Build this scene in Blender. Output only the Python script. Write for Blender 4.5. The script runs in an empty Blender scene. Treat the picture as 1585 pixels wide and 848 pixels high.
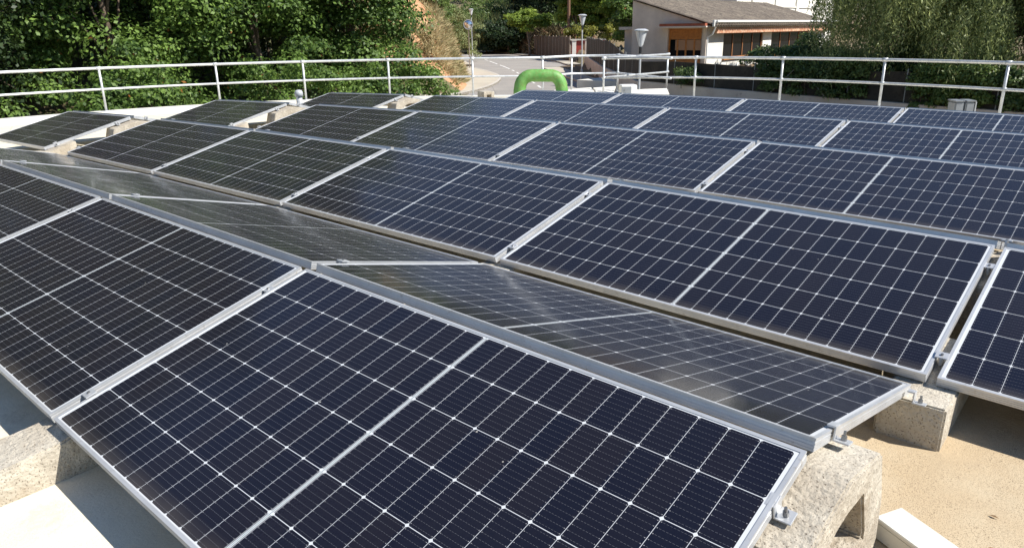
import bpy, bmesh, math, random
import numpy as np
from mathutils import Matrix, Vector
random.seed(7); rng = np.random.default_rng(11)
sc = bpy.context.scene
R3 = np.array([[0.999993, 0.000186, 0.003691], [0., 0.998732, -0.050336], [-0.003695, 0.050336, 0.998726]])
R4 = Matrix([list(map(float, r)) + [0] for r in R3] + [[0, 0, 0, 1]])
# ------------------------------------------------------------------ camera
EYE = np.array([0.476905, -1.600762, 0.964408])
CS = np.array([0.752189, 0.658786, -0.014575]); CU = np.array([-0.196912, 0.245829, 0.949102]); CF = np.array([-0.628838, 0.711034, -0.314633])
FPX = 1133.77; PXC = 797.67
cd = bpy.data.cameras.new('camera'); cam = bpy.data.objects.new('camera', cd); sc.collection.objects.link(cam)
cd.sensor_width = 36; cd.lens = 36 * FPX / 1585; cd.shift_x = -(PXC - 792.5) / 1585; cd.clip_start = 0.05; cd.clip_end = 2000
cam.matrix_world = Matrix([[CS[i], CU[i], -CF[i], EYE[i]] for i in range(3)] + [[0, 0, 0, 1]])
sc.camera = cam
# ------------------------------------------------------------------ light
SUN_EL, SUN_AZ = 46.0, 20.0          # azimuth counted from +X towards +Y
w = bpy.data.worlds.new('World'); sc.world = w; w.use_nodes = True
nt = w.node_tree; bg = nt.nodes['Background']; sky = nt.nodes.new('ShaderNodeTexSky'); sky.sky_type = 'NISHITA'; sky.sun_disc = False
sky.sun_elevation = math.radians(SUN_EL); sky.sun_rotation = math.radians(90 - SUN_AZ); sky.air_density = 1.0; sky.dust_density = 0.1; sky.ozone_density = 4.0
nt.links.new(sky.outputs[0], bg.inputs[0]); bg.inputs[1].default_value = 0.088
sl = bpy.data.lights.new('sun', 'SUN'); sl.energy = 5.0; sl.angle = math.radians(0.53); sl.color = (1, 0.95, 0.87)
so = bpy.data.objects.new('sun', sl); sc.collection.objects.link(so)
sd = Vector((math.cos(math.radians(SUN_EL)) * math.cos(math.radians(SUN_AZ)), math.cos(math.radians(SUN_EL)) * math.sin(math.radians(SUN_AZ)), math.sin(math.radians(SUN_EL))))
so.rotation_euler = (-sd).to_track_quat('-Z', 'Y').to_euler(); so.location = (0, 0, 60)
sc.view_settings.view_transform = 'Standard'; sc.view_settings.look = 'None'; sc.view_settings.exposure = 0.66; sc.view_settings.gamma = 1
sc.render.engine = 'CYCLES'
# ------------------------------------------------------------------ helpers
FH = np.array([-0.662483, 0.749077, 0.]); SH = np.array([0.749077, 0.662483, 0.])
SHP = SH * .949
def P(r, f, z=0.):                      # right of, ahead of and above the eye -> world
    return EYE + SHP * r + FH * f + np.array([0, 0, z])
def hz(u): return 49 - 0.0146 * (u - 800)
def at(u, v, f):                        # world point a given distance ahead
    d = CF + CS * (u - PXC) / FPX - CU * (v - 424) / FPX
    return EYE + d * (f / (d @ FH))
def at_z(u, v, z):                      # world point at a height z relative to the eye
    d = CF + CS * (u - PXC) / FPX - CU * (v - 424) / FPX
    return EYE + d * (z / d[2])
def rf(p): q = np.asarray(p) - EYE; return q @ SH / .949, q @ FH, q[2]
GZ = -3.5
def link(o, parent=None):
    sc.collection.objects.link(o)
    if parent is not None: o.parent = parent
    return o
def tag(o, label=None, cat=None, group=None, kind=None):
    for k, v in (('label', label), ('category', cat), ('group', group), ('kind', kind)):
        if v: o[k] = v
    return o
def empty(name, loc, label=None, cat=None, group=None, rz=0, M=None):
    o = bpy.data.objects.new(name, None); o.empty_display_size = .2
    if M is not None: o.matrix_world = M
    else: o.location = Vector([float(x) for x in loc]); o.rotation_euler = (0, 0, rz)
    link(o); return tag(o, label, cat, group)
class MB:
    def __init__(s): s.v = []; s.f = []; s.m = []
    def add(s, vs, fs, mi=0):
        b = len(s.v); s.v += [tuple(map(float, v)) for v in vs]; s.f += [tuple(i + b for i in f) for f in fs]; s.m += [mi] * len(fs); return s
    def box(s, lo, hi, mi=0, M=None):
        x0, y0, z0 = lo; x1, y1, z1 = hi
        vs = [(x0, y0, z0), (x1, y0, z0), (x1, y1, z0), (x0, y1, z0), (x0, y0, z1), (x1, y0, z1), (x1, y1, z1), (x0, y1, z1)]
        if M is not None: vs = [tuple(M @ Vector(v)) for v in vs]
        return s.add(vs, [(0, 3, 2, 1), (4, 5, 6, 7), (0, 1, 5, 4), (1, 2, 6, 5), (2, 3, 7, 6), (3, 0, 4, 7)], mi)
    def tube(s, pts, rads, n=8, cap=True, mi=0):
        pts = [np.array(p, float) for p in pts]
        if np.isscalar(rads): rads = [rads] * len(pts)
        rings = []; up = None
        for i, p in enumerate(pts):
            t = pts[min(i + 1, len(pts) - 1)] - pts[max(i - 1, 0)]; t = t / (np.linalg.norm(t) + 1e-9)
            if up is None: up = np.array([0, 0, 1.]) if abs(t[2]) < .9 else np.array([1., 0, 0])
            a = np.cross(t, up); a /= np.linalg.norm(a); b = np.cross(a, t); up = b
            rings.append([p + rads[i] * (a * math.cos(2 * math.pi * k / n) + b * math.sin(2 * math.pi * k / n)) for k in range(n)])
        vs = [v for r in rings for v in r]; fs = []
        for i in range(len(pts) - 1):
            for k in range(n): fs.append((i * n + k, i * n + (k + 1) % n, (i + 1) * n + (k + 1) % n, (i + 1) * n + k))
        if cap: fs.append(tuple(range(n))[::-1]); fs.append(tuple((len(pts) - 1) * n + k for k in range(n)))
        return s.add(vs, fs, mi)
    def prism(s, poly, x0, x1, mi=0):   # polygon in (y,z), extruded along x
        n = len(poly); vs = [(x0, y, z) for y, z in poly] + [(x1, y, z) for y, z in poly]
        return s.add(vs, [tuple(range(n))[::-1], tuple(range(n, 2 * n))] + [(i, (i + 1) % n, n + (i + 1) % n, n + i) for i in range(n)], mi)
    def slab(s, poly, z0, z1, mi=0):    # polygon in (x,y)
        n = len(poly); vs = [(x, y, z0) for x, y in poly] + [(x, y, z1) for x, y in poly]
        return s.add(vs, [tuple(range(n))[::-1], tuple(range(n, 2 * n))] + [(i, (i + 1) % n, n + (i + 1) % n, n + i) for i in range(n)], mi)
    def mesh(s, name, mats, smooth=False, bevel=0):
        me = bpy.data.meshes.new(name); me.from_pydata(s.v, [], s.f)
        for m in (mats if isinstance(mats, (list, tuple)) else [mats]): me.materials.append(m)
        me.polygons.foreach_set('material_index', s.m)
        bm = bmesh.new(); bm.from_mesh(me); bmesh.ops.recalc_face_normals(bm, faces=bm.faces)
        if bevel: bmesh.ops.bevel(bm, geom=[e for e in bm.edges if len(e.link_faces) == 2 and e.calc_face_angle(0) > .5], offset=bevel, segments=2, affect='EDGES', clamp_overlap=True)
        bm.to_mesh(me); bm.free()
        if smooth: me.shade_smooth()
        return me
    def build(s, name, mats, parent=None, smooth=False, bevel=0):
        return link(bpy.data.objects.new(name, s.mesh(name, mats, smooth, bevel)), parent)
def fast_mesh(name, V, F4, mat, tone=None, parent=None, smooth=False):
    me = bpy.data.meshes.new(name); V = np.asarray(V, np.float32); F4 = np.asarray(F4, np.int32)
    me.vertices.add(len(V)); me.vertices.foreach_set('co', V.ravel())
    me.loops.add(F4.size); me.loops.foreach_set('vertex_index', F4.ravel())
    k = F4.shape[1]; me.polygons.add(len(F4)); me.polygons.foreach_set('loop_start', np.arange(0, F4.size, k, dtype=np.int32)); me.polygons.foreach_set('loop_total', np.full(len(F4), k, np.int32))
    me.update(calc_edges=True)
    if tone is not None:
        a = me.attributes.new('tone', 'FLOAT', 'POINT'); a.data.foreach_set('value', np.asarray(tone, np.float32))
    me.materials.append(mat)
    if smooth: me.shade_smooth()
    return link(bpy.data.objects.new(name, me), parent)
# ------------------------------------------------------------------ materials
def mat(name, col=(.5, .5, .5), rough=.6, metal=0., spec=.5, noise=None, bump=None, trans=0.):
    """noise=(scale, colour2, contrast_lo, contrast_hi), bump=(scale, strength)"""
    m = bpy.data.materials.new(name); m.use_nodes = True; t = m.node_tree; b = t.nodes['Principled BSDF']
    b.inputs['Base Color'].default_value = (*col, 1); b.inputs['Roughness'].default_value = rough; b.inputs['Metallic'].default_value = metal; b.inputs['Specular IOR Level'].default_value = spec
    tc = t.nodes.new('ShaderNodeTexCoord')
    if noise:
        layers = noise if isinstance(noise, list) else [noise]
        prev = None
        for (s_, c2, lo, hi) in layers:
            n = t.nodes.new('ShaderNodeTexNoise'); n.inputs['Scale'].default_value = s_; n.inputs['Detail'].default_value = 6; n.inputs['Roughness'].default_value = .62
            t.links.new(tc.outputs['Object'], n.inputs['Vector'])
            r = t.nodes.new('ShaderNodeMapRange'); r.inputs[1].default_value = lo; r.inputs[2].default_value = hi; t.links.new(n.outputs[0], r.inputs[0])
            x = t.nodes.new('ShaderNodeMix'); x.data_type = 'RGBA'; t.links.new(r.outputs[0], x.inputs[0])
            if prev is None: x.inputs[6].default_value = (*col, 1)
            else: t.links.new(prev, x.inputs[6])
            x.inputs[7].default_value = (*c2, 1); prev = x.outputs[2]
        t.links.new(prev, b.inputs['Base Color'])
    if bump:
        n = t.nodes.new('ShaderNodeTexNoise'); n.inputs['Scale'].default_value = bump[0]; n.inputs['Detail'].default_value = 5; t.links.new(tc.outputs['Object'], n.inputs['Vector'])
        bp = t.nodes.new('ShaderNodeBump'); bp.inputs['Strength'].default_value = bump[1]; bp.inputs['Distance'].default_value = .02; t.links.new(n.outputs[0], bp.inputs['Height']); t.links.new(bp.outputs[0], b.inputs['Normal'])
    return m
def leafmat(name, dark, light, rough=.45, trans=.25, hue2=None):
    m = bpy.data.materials.new(name); m.use_nodes = True; t = m.node_tree; b = t.nodes['Principled BSDF']
    a = t.nodes.new('ShaderNodeAttribute'); a.attribute_name = 'tone'
    r = t.nodes.new('ShaderNodeValToRGB'); r.color_ramp.elements[0].color = (*dark, 1); r.color_ramp.elements[1].color = (*light, 1)
    if hue2:
        e = r.color_ramp.elements.new(.96); e.color = (*light, 1); r.color_ramp.elements[2].color = (*hue2, 1); r.color_ramp.elements[2].position = 1
    t.links.new(a.outputs['Fac'], r.inputs[0]); t.links.new(r.outputs[0], b.inputs['Base Color'])
    b.inputs['Roughness'].default_value = rough; b.inputs['Specular IOR Level'].default_value = .4
    tr = t.nodes.new('ShaderNodeBsdfTranslucent'); t.links.new(r.outputs[0], tr.inputs[0])
    mx = t.nodes.new('ShaderNodeMixShader'); mx.inputs[0].default_value = trans; t.links.new(b.outputs[0], mx.inputs[1]); t.links.new(tr.outputs[0], mx.inputs[2])
    t.links.new(mx.outputs[0], t.nodes['Material Output'].inputs[0]); return m
M = {}
M['alu'] = mat('aluminium', (.58, .59, .60), .36, .45, .5, noise=[(4, (.46, .47, .48), .42, .7), (40, (.36, .34, .31), .60, .75)])
M['steel'] = mat('steel', (.25, .25, .25), .4, .8)
M['galv'] = mat('galvanised', (.62, .64, .65), .42, .3, noise=(9, (.44, .46, .48), .4, .7))
M['paintwhite'] = mat('white_paint', (.78, .78, .76), .4, noise=(5, (.62, .61, .57), .55, .8))
M['duct'] = mat('duct_plastic', (.62, .60, .53), .45, noise=[(4, (.55, .52, .44), .45, .75), (30, (.42, .38, .3), .64, .8)])
M['plaster_w'] = mat('white_plaster', (.72, .70, .64), .85, noise=[(1.2, (.62, .58, .51), .45, .75), (9, (.5, .47, .42), .66, .8)], bump=(60, .1))
M['plaster_p'] = mat('rendered_wall', (.72, .63, .54), .9, noise=[(.5, (.52, .45, .39), .4, .7), (5, (.42, .37, .32), .62, .8)], bump=(40, .15))
M['lowwall'] = mat('low_wall_render', (.72, .63, .54), .9, noise=[(.6, (.60, .50, .42), .4, .65), (6, (.28, .23, .2), .6, .8)], bump=(30, .2))
M['tilewood'] = mat('orange_wood', (.50, .20, .05), .5, noise=(6, (.34, .12, .03), .4, .7))
M['winwood'] = mat('window_wood', (.28, .12, .045), .5)
M['beamwood'] = mat('weathered_beam', (.45, .20, .11), .7, noise=(4, (.62, .42, .28), .45, .6))
M['redtile'] = mat('red_awning', (.32, .09, .045), .8, noise=(5, (.22, .06, .03), .4, .7))
M['glassdark'] = mat('dark_glass', (.008, .009, .011), .05, 0, .15)
M['curtain'] = mat('curtain', (.42, .44, .42), .8)
M['bark'] = mat('bark', (.14, .10, .07), .9, noise=(14, (.06, .045, .035), .4, .65), bump=(30, .6))
M['bark_pale'] = mat('bark_pale', (.30, .25, .20), .9, noise=(10, (.18, .14, .11), .4, .65), bump=(30, .5))
M['polewood'] = mat('pole_wood', (.22, .12, .07), .85, noise=(8, (.14, .08, .05), .4, .7))
M['brownfence'] = mat('brown_fence', (.075, .05, .035), .7, noise=(3, (.11, .075, .05), .4, .7))
M['screen'] = mat('dark_screen', (.035, .030, .023), .85, noise=[(1.2, (.075, .062, .045), .42, .7), (9, (.02, .017, .013), .5, .7), (30, (.11, .09, .06), .62, .8)])
M['greengal'] = mat('grey_post', (.32, .33, .31), .55)
M['greenpaint'] = mat('green_paint', (.085, .27, .05), .55, noise=[(4, (.18, .37, .10), .42, .7), (14, (.14, .22, .05), .5, .7), (30, (.17, .12, .04), .60, .68)], bump=(22, .25))
M['asphalt'] = mat('asphalt', (.27, .25, .23), .9, noise=[(.35, (.33, .305, .275), .4, .65), (60, (.13, .13, .125), .5, .8)], bump=(120, .15))
M['pavement'] = mat('pavement', (.46, .42, .34), .9, noise=[(.5, (.38, .34, .28), .4, .7), (14, (.3, .27, .23), .6, .8)])
M['kerb'] = mat('kerb', (.5, .47, .42), .85, noise=(6, (.4, .37, .33), .4, .7))
M['roadpaint'] = mat('road_paint', (.72, .71, .68), .7, noise=(9, (.5, .49, .46), .5, .7))
M['greybox'] = mat('grey_box', (.22, .24, .26), .5, noise=(5, (.17, .18, .2), .4, .7))
M['lampglass'] = mat('lamp_cover', (.62, .64, .66), .15, .0, .7)
M['black'] = mat('black_plastic', (.02, .02, .022), .5)
M['redpaint'] = mat('red_paint', (.33, .045, .03), .5, noise=(3, (.24, .04, .03), .4, .7))
M['mirror'] = mat('mirror_face', (.72, .74, .77), .22, 1.)
M['ventgrey'] = mat('vent_plastic', (.42, .44, .46), .5, noise=(8, (.34, .35, .36), .4, .7))
# ground: earth, dry grass, sandy banks by noise
M['ground'] = mat('earth', (.17, .125, .075), .95, noise=[(.22, (.12, .11, .05), .42, .6), (1.7, (.22, .15, .09), .5, .7), (9, (.15, .11, .06), .55, .75)], bump=(4, .8))
M['hill'] = mat('hill_earth', (.10, .10, .045), .95, noise=[(.15, (.17, .13, .07), .45, .6), (3, (.06, .07, .03), .45, .65)], bump=(3, .8))
def sandmat():
    return mat('sandy_cut', (.46, .235, .12), .95, noise=[(.5, (.52, .33, .19), .4, .65), (3.5, (.30, .16, .085), .5, .7), (14, (.2, .13, .07), .58, .75)], bump=(5, 1.))
M['sand'] = sandmat()
M['redbank'] = mat('reddish_bank', (.20, .105, .06), .95, noise=[(.8, (.28, .16, .09), .45, .65), (6, (.09, .055, .035), .5, .7)], bump=(6, 1.))
def roofmat():
    m = bpy.data.materials.new('roof_render'); m.use_nodes = True; t = m.node_tree; b = t.nodes['Principled BSDF']; b.inputs['Roughness'].default_value = .9; b.inputs['Specular IOR Level'].default_value = .2
    tc = t.nodes.new('ShaderNodeTexCoord'); N = t.nodes.new; L = t.links.new
    def noise(s, d=5, r=.6):
        n = N('ShaderNodeTexNoise'); n.inputs['Scale'].default_value = s; n.inputs['Detail'].default_value = d; n.inputs['Roughness'].default_value = r; L(tc.outputs['Object'], n.inputs['Vector']); return n.outputs[0]
    def rng_(x, a, b_, c=0., d=1.):
        r = N('ShaderNodeMapRange'); r.inputs[1].default_value = a; r.inputs[2].default_value = b_; r.inputs[3].default_value = c; r.inputs[4].default_value = d; L(x, r.inputs[0]); return r.outputs[0]
    def mix(f, a, b_):
        x = N('ShaderNodeMix'); x.data_type = 'RGBA'; L(f, x.inputs[0])
        for i, c in ((6, a), (7, b_)):
            if isinstance(c, tuple): x.inputs[i].default_value = (*c, 1)
            else: L(c, x.inputs[i])
        return x.outputs[2]
    def math_(op, a, b_):
        x = N('ShaderNodeMath'); x.operation = op
        for i, c in ((0, a), (1, b_)):
            if isinstance(c, (int, float)): x.inputs[i].default_value = c
            else: L(c, x.inputs[i])
        return x.outputs[0]
    sp = N('ShaderNodeSeparateXYZ'); L(tc.outputs['Object'], sp.inputs[0])
    # worn bare render on the east strip, newer white coating further west
    east = rng_(math_('ADD', math_('SUBTRACT', sp.outputs[0], 6.8), math_('MULTIPLY', noise(.9), 1.6)), -.5, .9)
    c = mix(east, (.70, .63, .49), (.44, .345, .225))
    c = mix(rng_(noise(2.2), .42, .68), c, mix(east, (.78, .73, .60), (.50, .42, .295)))
    c = mix(math_('MULTIPLY', rng_(noise(5, 8, .7), .55, .74), .5), c, (.36, .28, .19))
    c = mix(math_('MULTIPLY', rng_(noise(1.1, 9, .75), .56, .66), .4), c, (.42, .36, .27))
    fine = N('ShaderNodeTexNoise'); fine.inputs['Scale'].default_value = 330; fine.inputs['Detail'].default_value = 1; L(tc.outputs['Object'], fine.inputs['Vector'])
    c = mix(math_('MULTIPLY', math_('MULTIPLY', rng_(fine.outputs[0], .575, .63), rng_(noise(3.5), .3, .55)), math_('ADD', math_('MULTIPLY', east, .6), .22)), c, (.16, .12, .08))
    # hairline cracks
    vo = N('ShaderNodeTexVoronoi'); vo.feature = 'DISTANCE_TO_EDGE'; vo.inputs['Scale'].default_value = .55; L(tc.outputs['Object'], vo.inputs['Vector'])
    c = mix(math_('MULTIPLY', rng_(vo.outputs['Distance'], .006, .002), .35), c, (.25, .2, .15))
    L(c, b.inputs['Base Color'])
    bp = N('ShaderNodeBump'); bp.inputs['Strength'].default_value = .25; bp.inputs['Distance'].default_value = .01; L(noise(90), bp.inputs['Height']); L(bp.outputs[0], b.inputs['Normal'])
    return m
M['roof'] = roofmat()
def concmat():
    m = mat('speckled_concrete', (.47, .43, .355), .9, noise=[(3.5, (.36, .31, .24), .36, .60), (16, (.54, .49, .40), .5, .7), (170, (.11, .085, .06), .57, .64), (7, (.25, .19, .13), .58, .8)], bump=(60, .5)); return m
M['conc'] = concmat()
PL, PW, FT = 2.083, 1.038, .035        # panel length, width, frame depth
def solarmat():
    m = bpy.data.materials.new('solar_cells'); m.use_nodes = True; t = m.node_tree; b = t.nodes['Principled BSDF']; N = t.nodes.new; L = t.links.new
    tc = N('ShaderNodeTexCoord'); sp = N('ShaderNodeSeparateXYZ'); L(tc.outputs['Object'], sp.inputs[0])
    def mth(op, a, b_=None, clamp=False):
        x = N('ShaderNodeMath'); x.operation = op; x.use_clamp = clamp
        for i, c in ((0, a), (1, b_)):
            if c is None: continue
            if isinstance(c, (int, float)): x.inputs[i].default_value = c
            else: L(c, x.inputs[i])
        return x.outputs[0]
    # object coords: x along the long side, y up the slope, centre at 0
    X, Y = sp.outputs[0], sp.outputs[1]
    ax = mth('SUBTRACT', mth('ABSOLUTE', X), .008)                       # from the middle band
    cx = .0843; cy = .1682
    fx = mth('PINGPONG', ax, cx / 2)                                     # 0 at a cell line
    # pingpong(x, s): 0 at 0, s at s, 0 at 2s
    ay = mth('ADD', Y, cy * 3)
    fy = mth('PINGPONG', ay, cy / 2)
    lx = mth('LESS_THAN', fx, .00068); ly = mth('LESS_THAN', fy, .00095)
    dia = mth('LESS_THAN', mth('ADD', fx, fy), .0070)
    mid = mth('LESS_THAN', ax, -.0035)
    midl = mth('GREATER_THAN', mth('ABSOLUTE', X), .0014)
    edge = mth('MAXIMUM', mth('GREATER_THAN', ax, cx * 12 + .0005), mth('GREATER_THAN', mth('ABSOLUTE', Y), cy * 3 + .0005))
    white = mth('MAXIMUM', mth('MAXIMUM', lx, ly), mth('MAXIMUM', dia, edge))
    # busbars: nine fine wires per cell, broken into dashes by the solder pads
    fb = mth('PINGPONG', mth('ADD', ay, .00935), .00935)
    bus = mth('LESS_THAN', fb, .00045)
    dash = mth('LESS_THAN', mth('PINGPONG', ax, .0045), .0030)
    pad = mth('MULTIPLY', mth('LESS_THAN', fb, .0012), mth('LESS_THAN', mth('ABSOLUTE', mth('SUBTRACT', fx, .0048)), .0012))
    bus = mth('MULTIPLY', bus, dash)
    # per cell tint
    cxi = mth('FLOOR', mth('DIVIDE', X, cx)); cyi = mth('FLOOR', mth('DIVIDE', ay, cy))
    oi = N('ShaderNodeObjectInfo'); cb = N('ShaderNodeCombineXYZ'); L(cxi, cb.inputs[0]); L(cyi, cb.inputs[1]); L(mth('MULTIPLY', oi.outputs['Random'], 97.), cb.inputs[2])
    wn = N('ShaderNodeTexWhiteNoise'); L(cb.outputs[0], wn.inputs[0])
    def mix(f, a, b_):
        x = N('ShaderNodeMix'); x.data_type = 'RGBA'
        if isinstance(f, (int, float)): x.inputs[0].default_value = f
        else: L(f, x.inputs[0])
        for i, c in ((6, a), (7, b_)):
            if isinstance(c, tuple): x.inputs[i].default_value = (*c, 1)
            else: L(c, x.inputs[i])
        return x.outputs[2]
    c = mix(wn.outputs[0], (.005, .0065, .015), (.010, .0095, .015))
    c = mix(mth('MULTIPLY', oi.outputs['Random'], .45), c, (.006, .0055, .009))
    c = mix(mth('MULTIPLY', bus, .26), c, (.30, .31, .33)); c = mix(mth('MULTIPLY', pad, .45), c, (.45, .45, .46))
    c = mix(white, c, (.54, .56, .58)); c = mix(mid, c, (.60, .62, .63)); 
    c = mix(mth('MULTIPLY', mid, mth('SUBTRACT', 1., midl)), c, (.10, .16, .17))
    # dust and bird specks on the glass
    dn = N('ShaderNodeTexNoise'); dn.inputs['Scale'].default_value = 3.; dn.inputs['Detail'].default_value = 6; L(tc.outputs['Object'], dn.inputs['Vector'])
    gn = N('ShaderNodeTexNoise'); gn.inputs['Scale'].default_value = 130.; gn.inputs['Detail'].default_value = 2; L(tc.outputs['Object'], gn.inputs['Vector'])
    low = N('ShaderNodeMapRange'); low.inputs[1].default_value = -PW / 2 + .07; low.inputs[2].default_value = -PW / 2; low.inputs[3].default_value = 0; low.inputs[4].default_value = .20; L(Y, low.inputs[0])
    dust = mth('ADD', mth('MULTIPLY', mth('MULTIPLY', dn.outputs[0], gn.outputs[0]), .018), mth('MULTIPLY', low.outputs[0], dn.outputs[0]))
    c = mix(dust, c, (.42, .36, .28))
    vo = N('ShaderNodeTexVoronoi'); vo.inputs['Scale'].default_value = 7.; L(tc.outputs['Object'], vo.inputs['Vector'])
    spk = mth('MULTIPLY', mth('LESS_THAN', vo.outputs['Distance'], .022), .5); c = mix(spk, c, (.6, .58, .52))
    ob = N('ShaderNodeVectorMath'); ob.operation = 'ADD'; L(tc.outputs['Object'], ob.inputs[0]); L(cb.outputs[0], ob.inputs[1]) if False else None
    of = N('ShaderNodeCombineXYZ'); L(mth('MULTIPLY', oi.outputs['Random'], 31.), of.inputs[0]); L(of.outputs[0], ob.inputs[1])
    v2 = N('ShaderNodeTexVoronoi'); v2.inputs['Scale'].default_value = 1.6; L(ob.outputs[0], v2.inputs['Vector']); n2 = N('ShaderNodeTexNoise'); n2.inputs['Scale'].default_value = 60.; L(tc.outputs['Object'], n2.inputs['Vector'])
    drop = mth('LESS_THAN', mth('ADD', v2.outputs['Distance'], mth('MULTIPLY', n2.outputs[0], .03)), .031); c = mix(mth('MULTIPLY', drop, .7), c, (.62, .60, .54))
    L(c, b.inputs['Base Color'])
    b.inputs['Roughness'].default_value = .12
    rr = N('ShaderNodeMapRange'); rr.inputs[1].default_value = .3; rr.inputs[2].default_value = .7; rr.inputs[3].default_value = .07; rr.inputs[4].default_value = .19; L(dn.outputs[0], rr.inputs[0]); L(rr.outputs[0], b.inputs['Roughness'])
    b.inputs['IOR'].default_value = 1.40; b.inputs['Specular Tint'].default_value = (.62, .78, 1., 1); b.inputs['Sheen Weight'].default_value = .08; b.inputs['Sheen Roughness'].default_value = .35; b.inputs['Sheen Tint'].default_value = (1., .86, .70, 1); b.inputs['Specular IOR Level'].default_value = .5
    return m
M['solar'] = solarmat()
# ------------------------------------------------------------------ terrain
ROAD = np.array([(4.4, 26), (3.0, 34), (2.2, 44), (1.5, 54), (0., 71), (-2.2, 88), (-4.6, 104), (-9, 122), (-18, 138), (-36, 151), (-70, 160)], float)
def smooth_poly(pts, n=12):
    out = []
    for i in range(len(pts) - 1):
        p0, p1, p2, p3 = pts[max(i - 1, 0)], pts[i], pts[i + 1], pts[min(i + 2, len(pts) - 1)]
        for k in range(n):
            t = k / n; out.append(.5 * ((2 * p1) + (-p0 + p2) * t + (2 * p0 - 5 * p1 + 4 * p2 - p3) * t * t + (-p0 + 3 * p1 - 3 * p2 + p3) * t ** 3))
    return np.array(out + [pts[-1]])
RC = smooth_poly(ROAD)
RB = smooth_poly(np.array([(8.4, 72), (7.6, 80), (7.0, 88), (5.6, 99), (4.4, 106), (3.4, 113), (-4.6, 141), (-20, 158), (-60, 172)], float))   # foot of the right hand bank
def road_d(r, f, RC=None):      # signed distance from the centre line, + = right of it (seen going away)
    if RC is None: RC = globals()['RC']
    q = np.stack([r, f], -1)[..., None, :] - RC; d2 = (q ** 2).sum(-1); i = d2.argmin(-1); j = np.clip(i, 0, len(RC) - 2)
    t = RC[j + 1] - RC[j]; t /= np.linalg.norm(t, axis=-1, keepdims=True); qq = np.stack([r, f], -1) - RC[j]
    side = qq[..., 0] * t[..., 1] - qq[..., 1] * t[..., 0]
    return np.sign(side) * np.sqrt(d2.min(-1))
def sstep(x, a, b): t = np.clip((x - a) / (b - a), 0, 1); return t * t * (3 - 2 * t)
WALL = np.array([(7.9, 78), (6.6, 52), (6.5, 37), (8.9, 31.8), (13.4, 24.4), (18.6, 16.2), (25, 7)], float)   # low retaining wall, (right, ahead)
def wall_r(f):
    o = np.argsort(WALL[:, 1]); return np.interp(f, WALL[o, 1], WALL[o, 0])
def bump2(r, f): return .5 * np.sin(r * .9 + 1.3 * np.sin(f * .6)) * np.cos(f * .7 + r * .3) + .3 * np.sin(r * 2.3 + f * 1.7)
def height(r, f):
    r = np.asarray(r, float); f = np.asarray(f, float); d = road_d(r, f)
    h = np.full(r.shape, GZ)
    # left: cut bank beside the road, wooded slope in front of it
    bank = (sstep(-d, 4.9, 7.0) * 4.3 + sstep(-d, 6, 12) * 4.2) * sstep(f, 42, 52)
    wood = sstep(-r - (44 - f) * .35, 6, 26) * 7.0 * (1 - sstep(f, 38, 50)) * sstep(np.hypot(r + 1.93, f - 8.78), 15.5, 26)
    h = h + bank + wood + sstep(-d, 12, 60) * 10 * sstep(f, 30, 60)
    # right: garden terrace behind the low wall, then the cut bank further up the road
    h = h + np.where(f < 79, (r > wall_r(f) + .12) * .95, 0)
    db = road_d(r, f, RB); h = h + sstep(db, .1, 2.3) * 3.6 * sstep(f, 110, 117) + sstep(db, .1, .9) * .9 * sstep(f, 80, 84) * (1 - sstep(f, 110, 117))
    h = h + sstep(f, 150, 330) * 55 + sstep(r, 45, 130) * 14
    am = sstep(np.abs(d), 6, 12) * sstep(h, GZ + .5, GZ + 3)
    rough = (sstep(np.abs(d), 5.2, 6.2)) * (h > GZ + .3) * ((f > 46) & (np.abs(r) < 40)) * (.35 * np.sin(r * 3.1 + 1.7 * np.sin(f * 2.2)) * np.cos(f * 2.6 + r) + .2 * np.sin(f * 5.3 + 2 * np.cos(r * 4)))
    return h + am * bump2(r, f) * .5 + rough * np.where(d > 0, 1., .8)
gr = np.concatenate([np.linspace(-150, -42, 19), np.linspace(-40, 40, 161), np.linspace(43, 160, 20)])
gf = np.concatenate([np.linspace(-60, 12, 20), np.linspace(13, 170, 225), np.linspace(176, 380, 20)])
GR, GF = np.meshgrid(gr, gf); H = height(GR, GF)
V = EYE + GR[..., None] * SHP + GF[..., None] * FH + np.stack([0 * H, 0 * H, H], -1)
nx, ny = len(gr), len(gf); idx = np.arange(nx * ny).reshape(ny, nx)
F4 = np.stack([idx[:-1, :-1], idx[:-1, 1:], idx[1:, 1:], idx[1:, :-1]], -1).reshape(-1, 4)
gnd = fast_mesh('ground', V.reshape(-1, 3), F4, M['ground'], smooth=True); tag(gnd, kind='structure')
for k in ('sand', 'redbank', 'hill'): gnd.data.materials.append(M[k])
fc = np.stack([GR[:-1, :-1], GF[:-1, :-1]], -1).reshape(-1, 2); dd = road_d(fc[:, 0], fc[:, 1]); hh = H[:-1, :-1].reshape(-1)
mi = np.zeros(len(F4), np.int32)
mi[(dd < -4.6) & (dd > -13) & (fc[:, 1] > 45) & (fc[:, 1] < 118)] = 1
db_ = road_d(fc[:, 0], fc[:, 1], RB); mi[(db_ > -.5) & (db_ < 9) & (fc[:, 1] > 106)] = 2
mi[(fc[:, 1] > 135) | ((dd < -13) & (fc[:, 1] > 30)) | ((fc[:, 0] > 60))] = 3
gnd.data.polygons.foreach_set('material_index', mi)
def hit_h(r, f): return float(height(np.array([r]), np.array([f]))[0])
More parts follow.
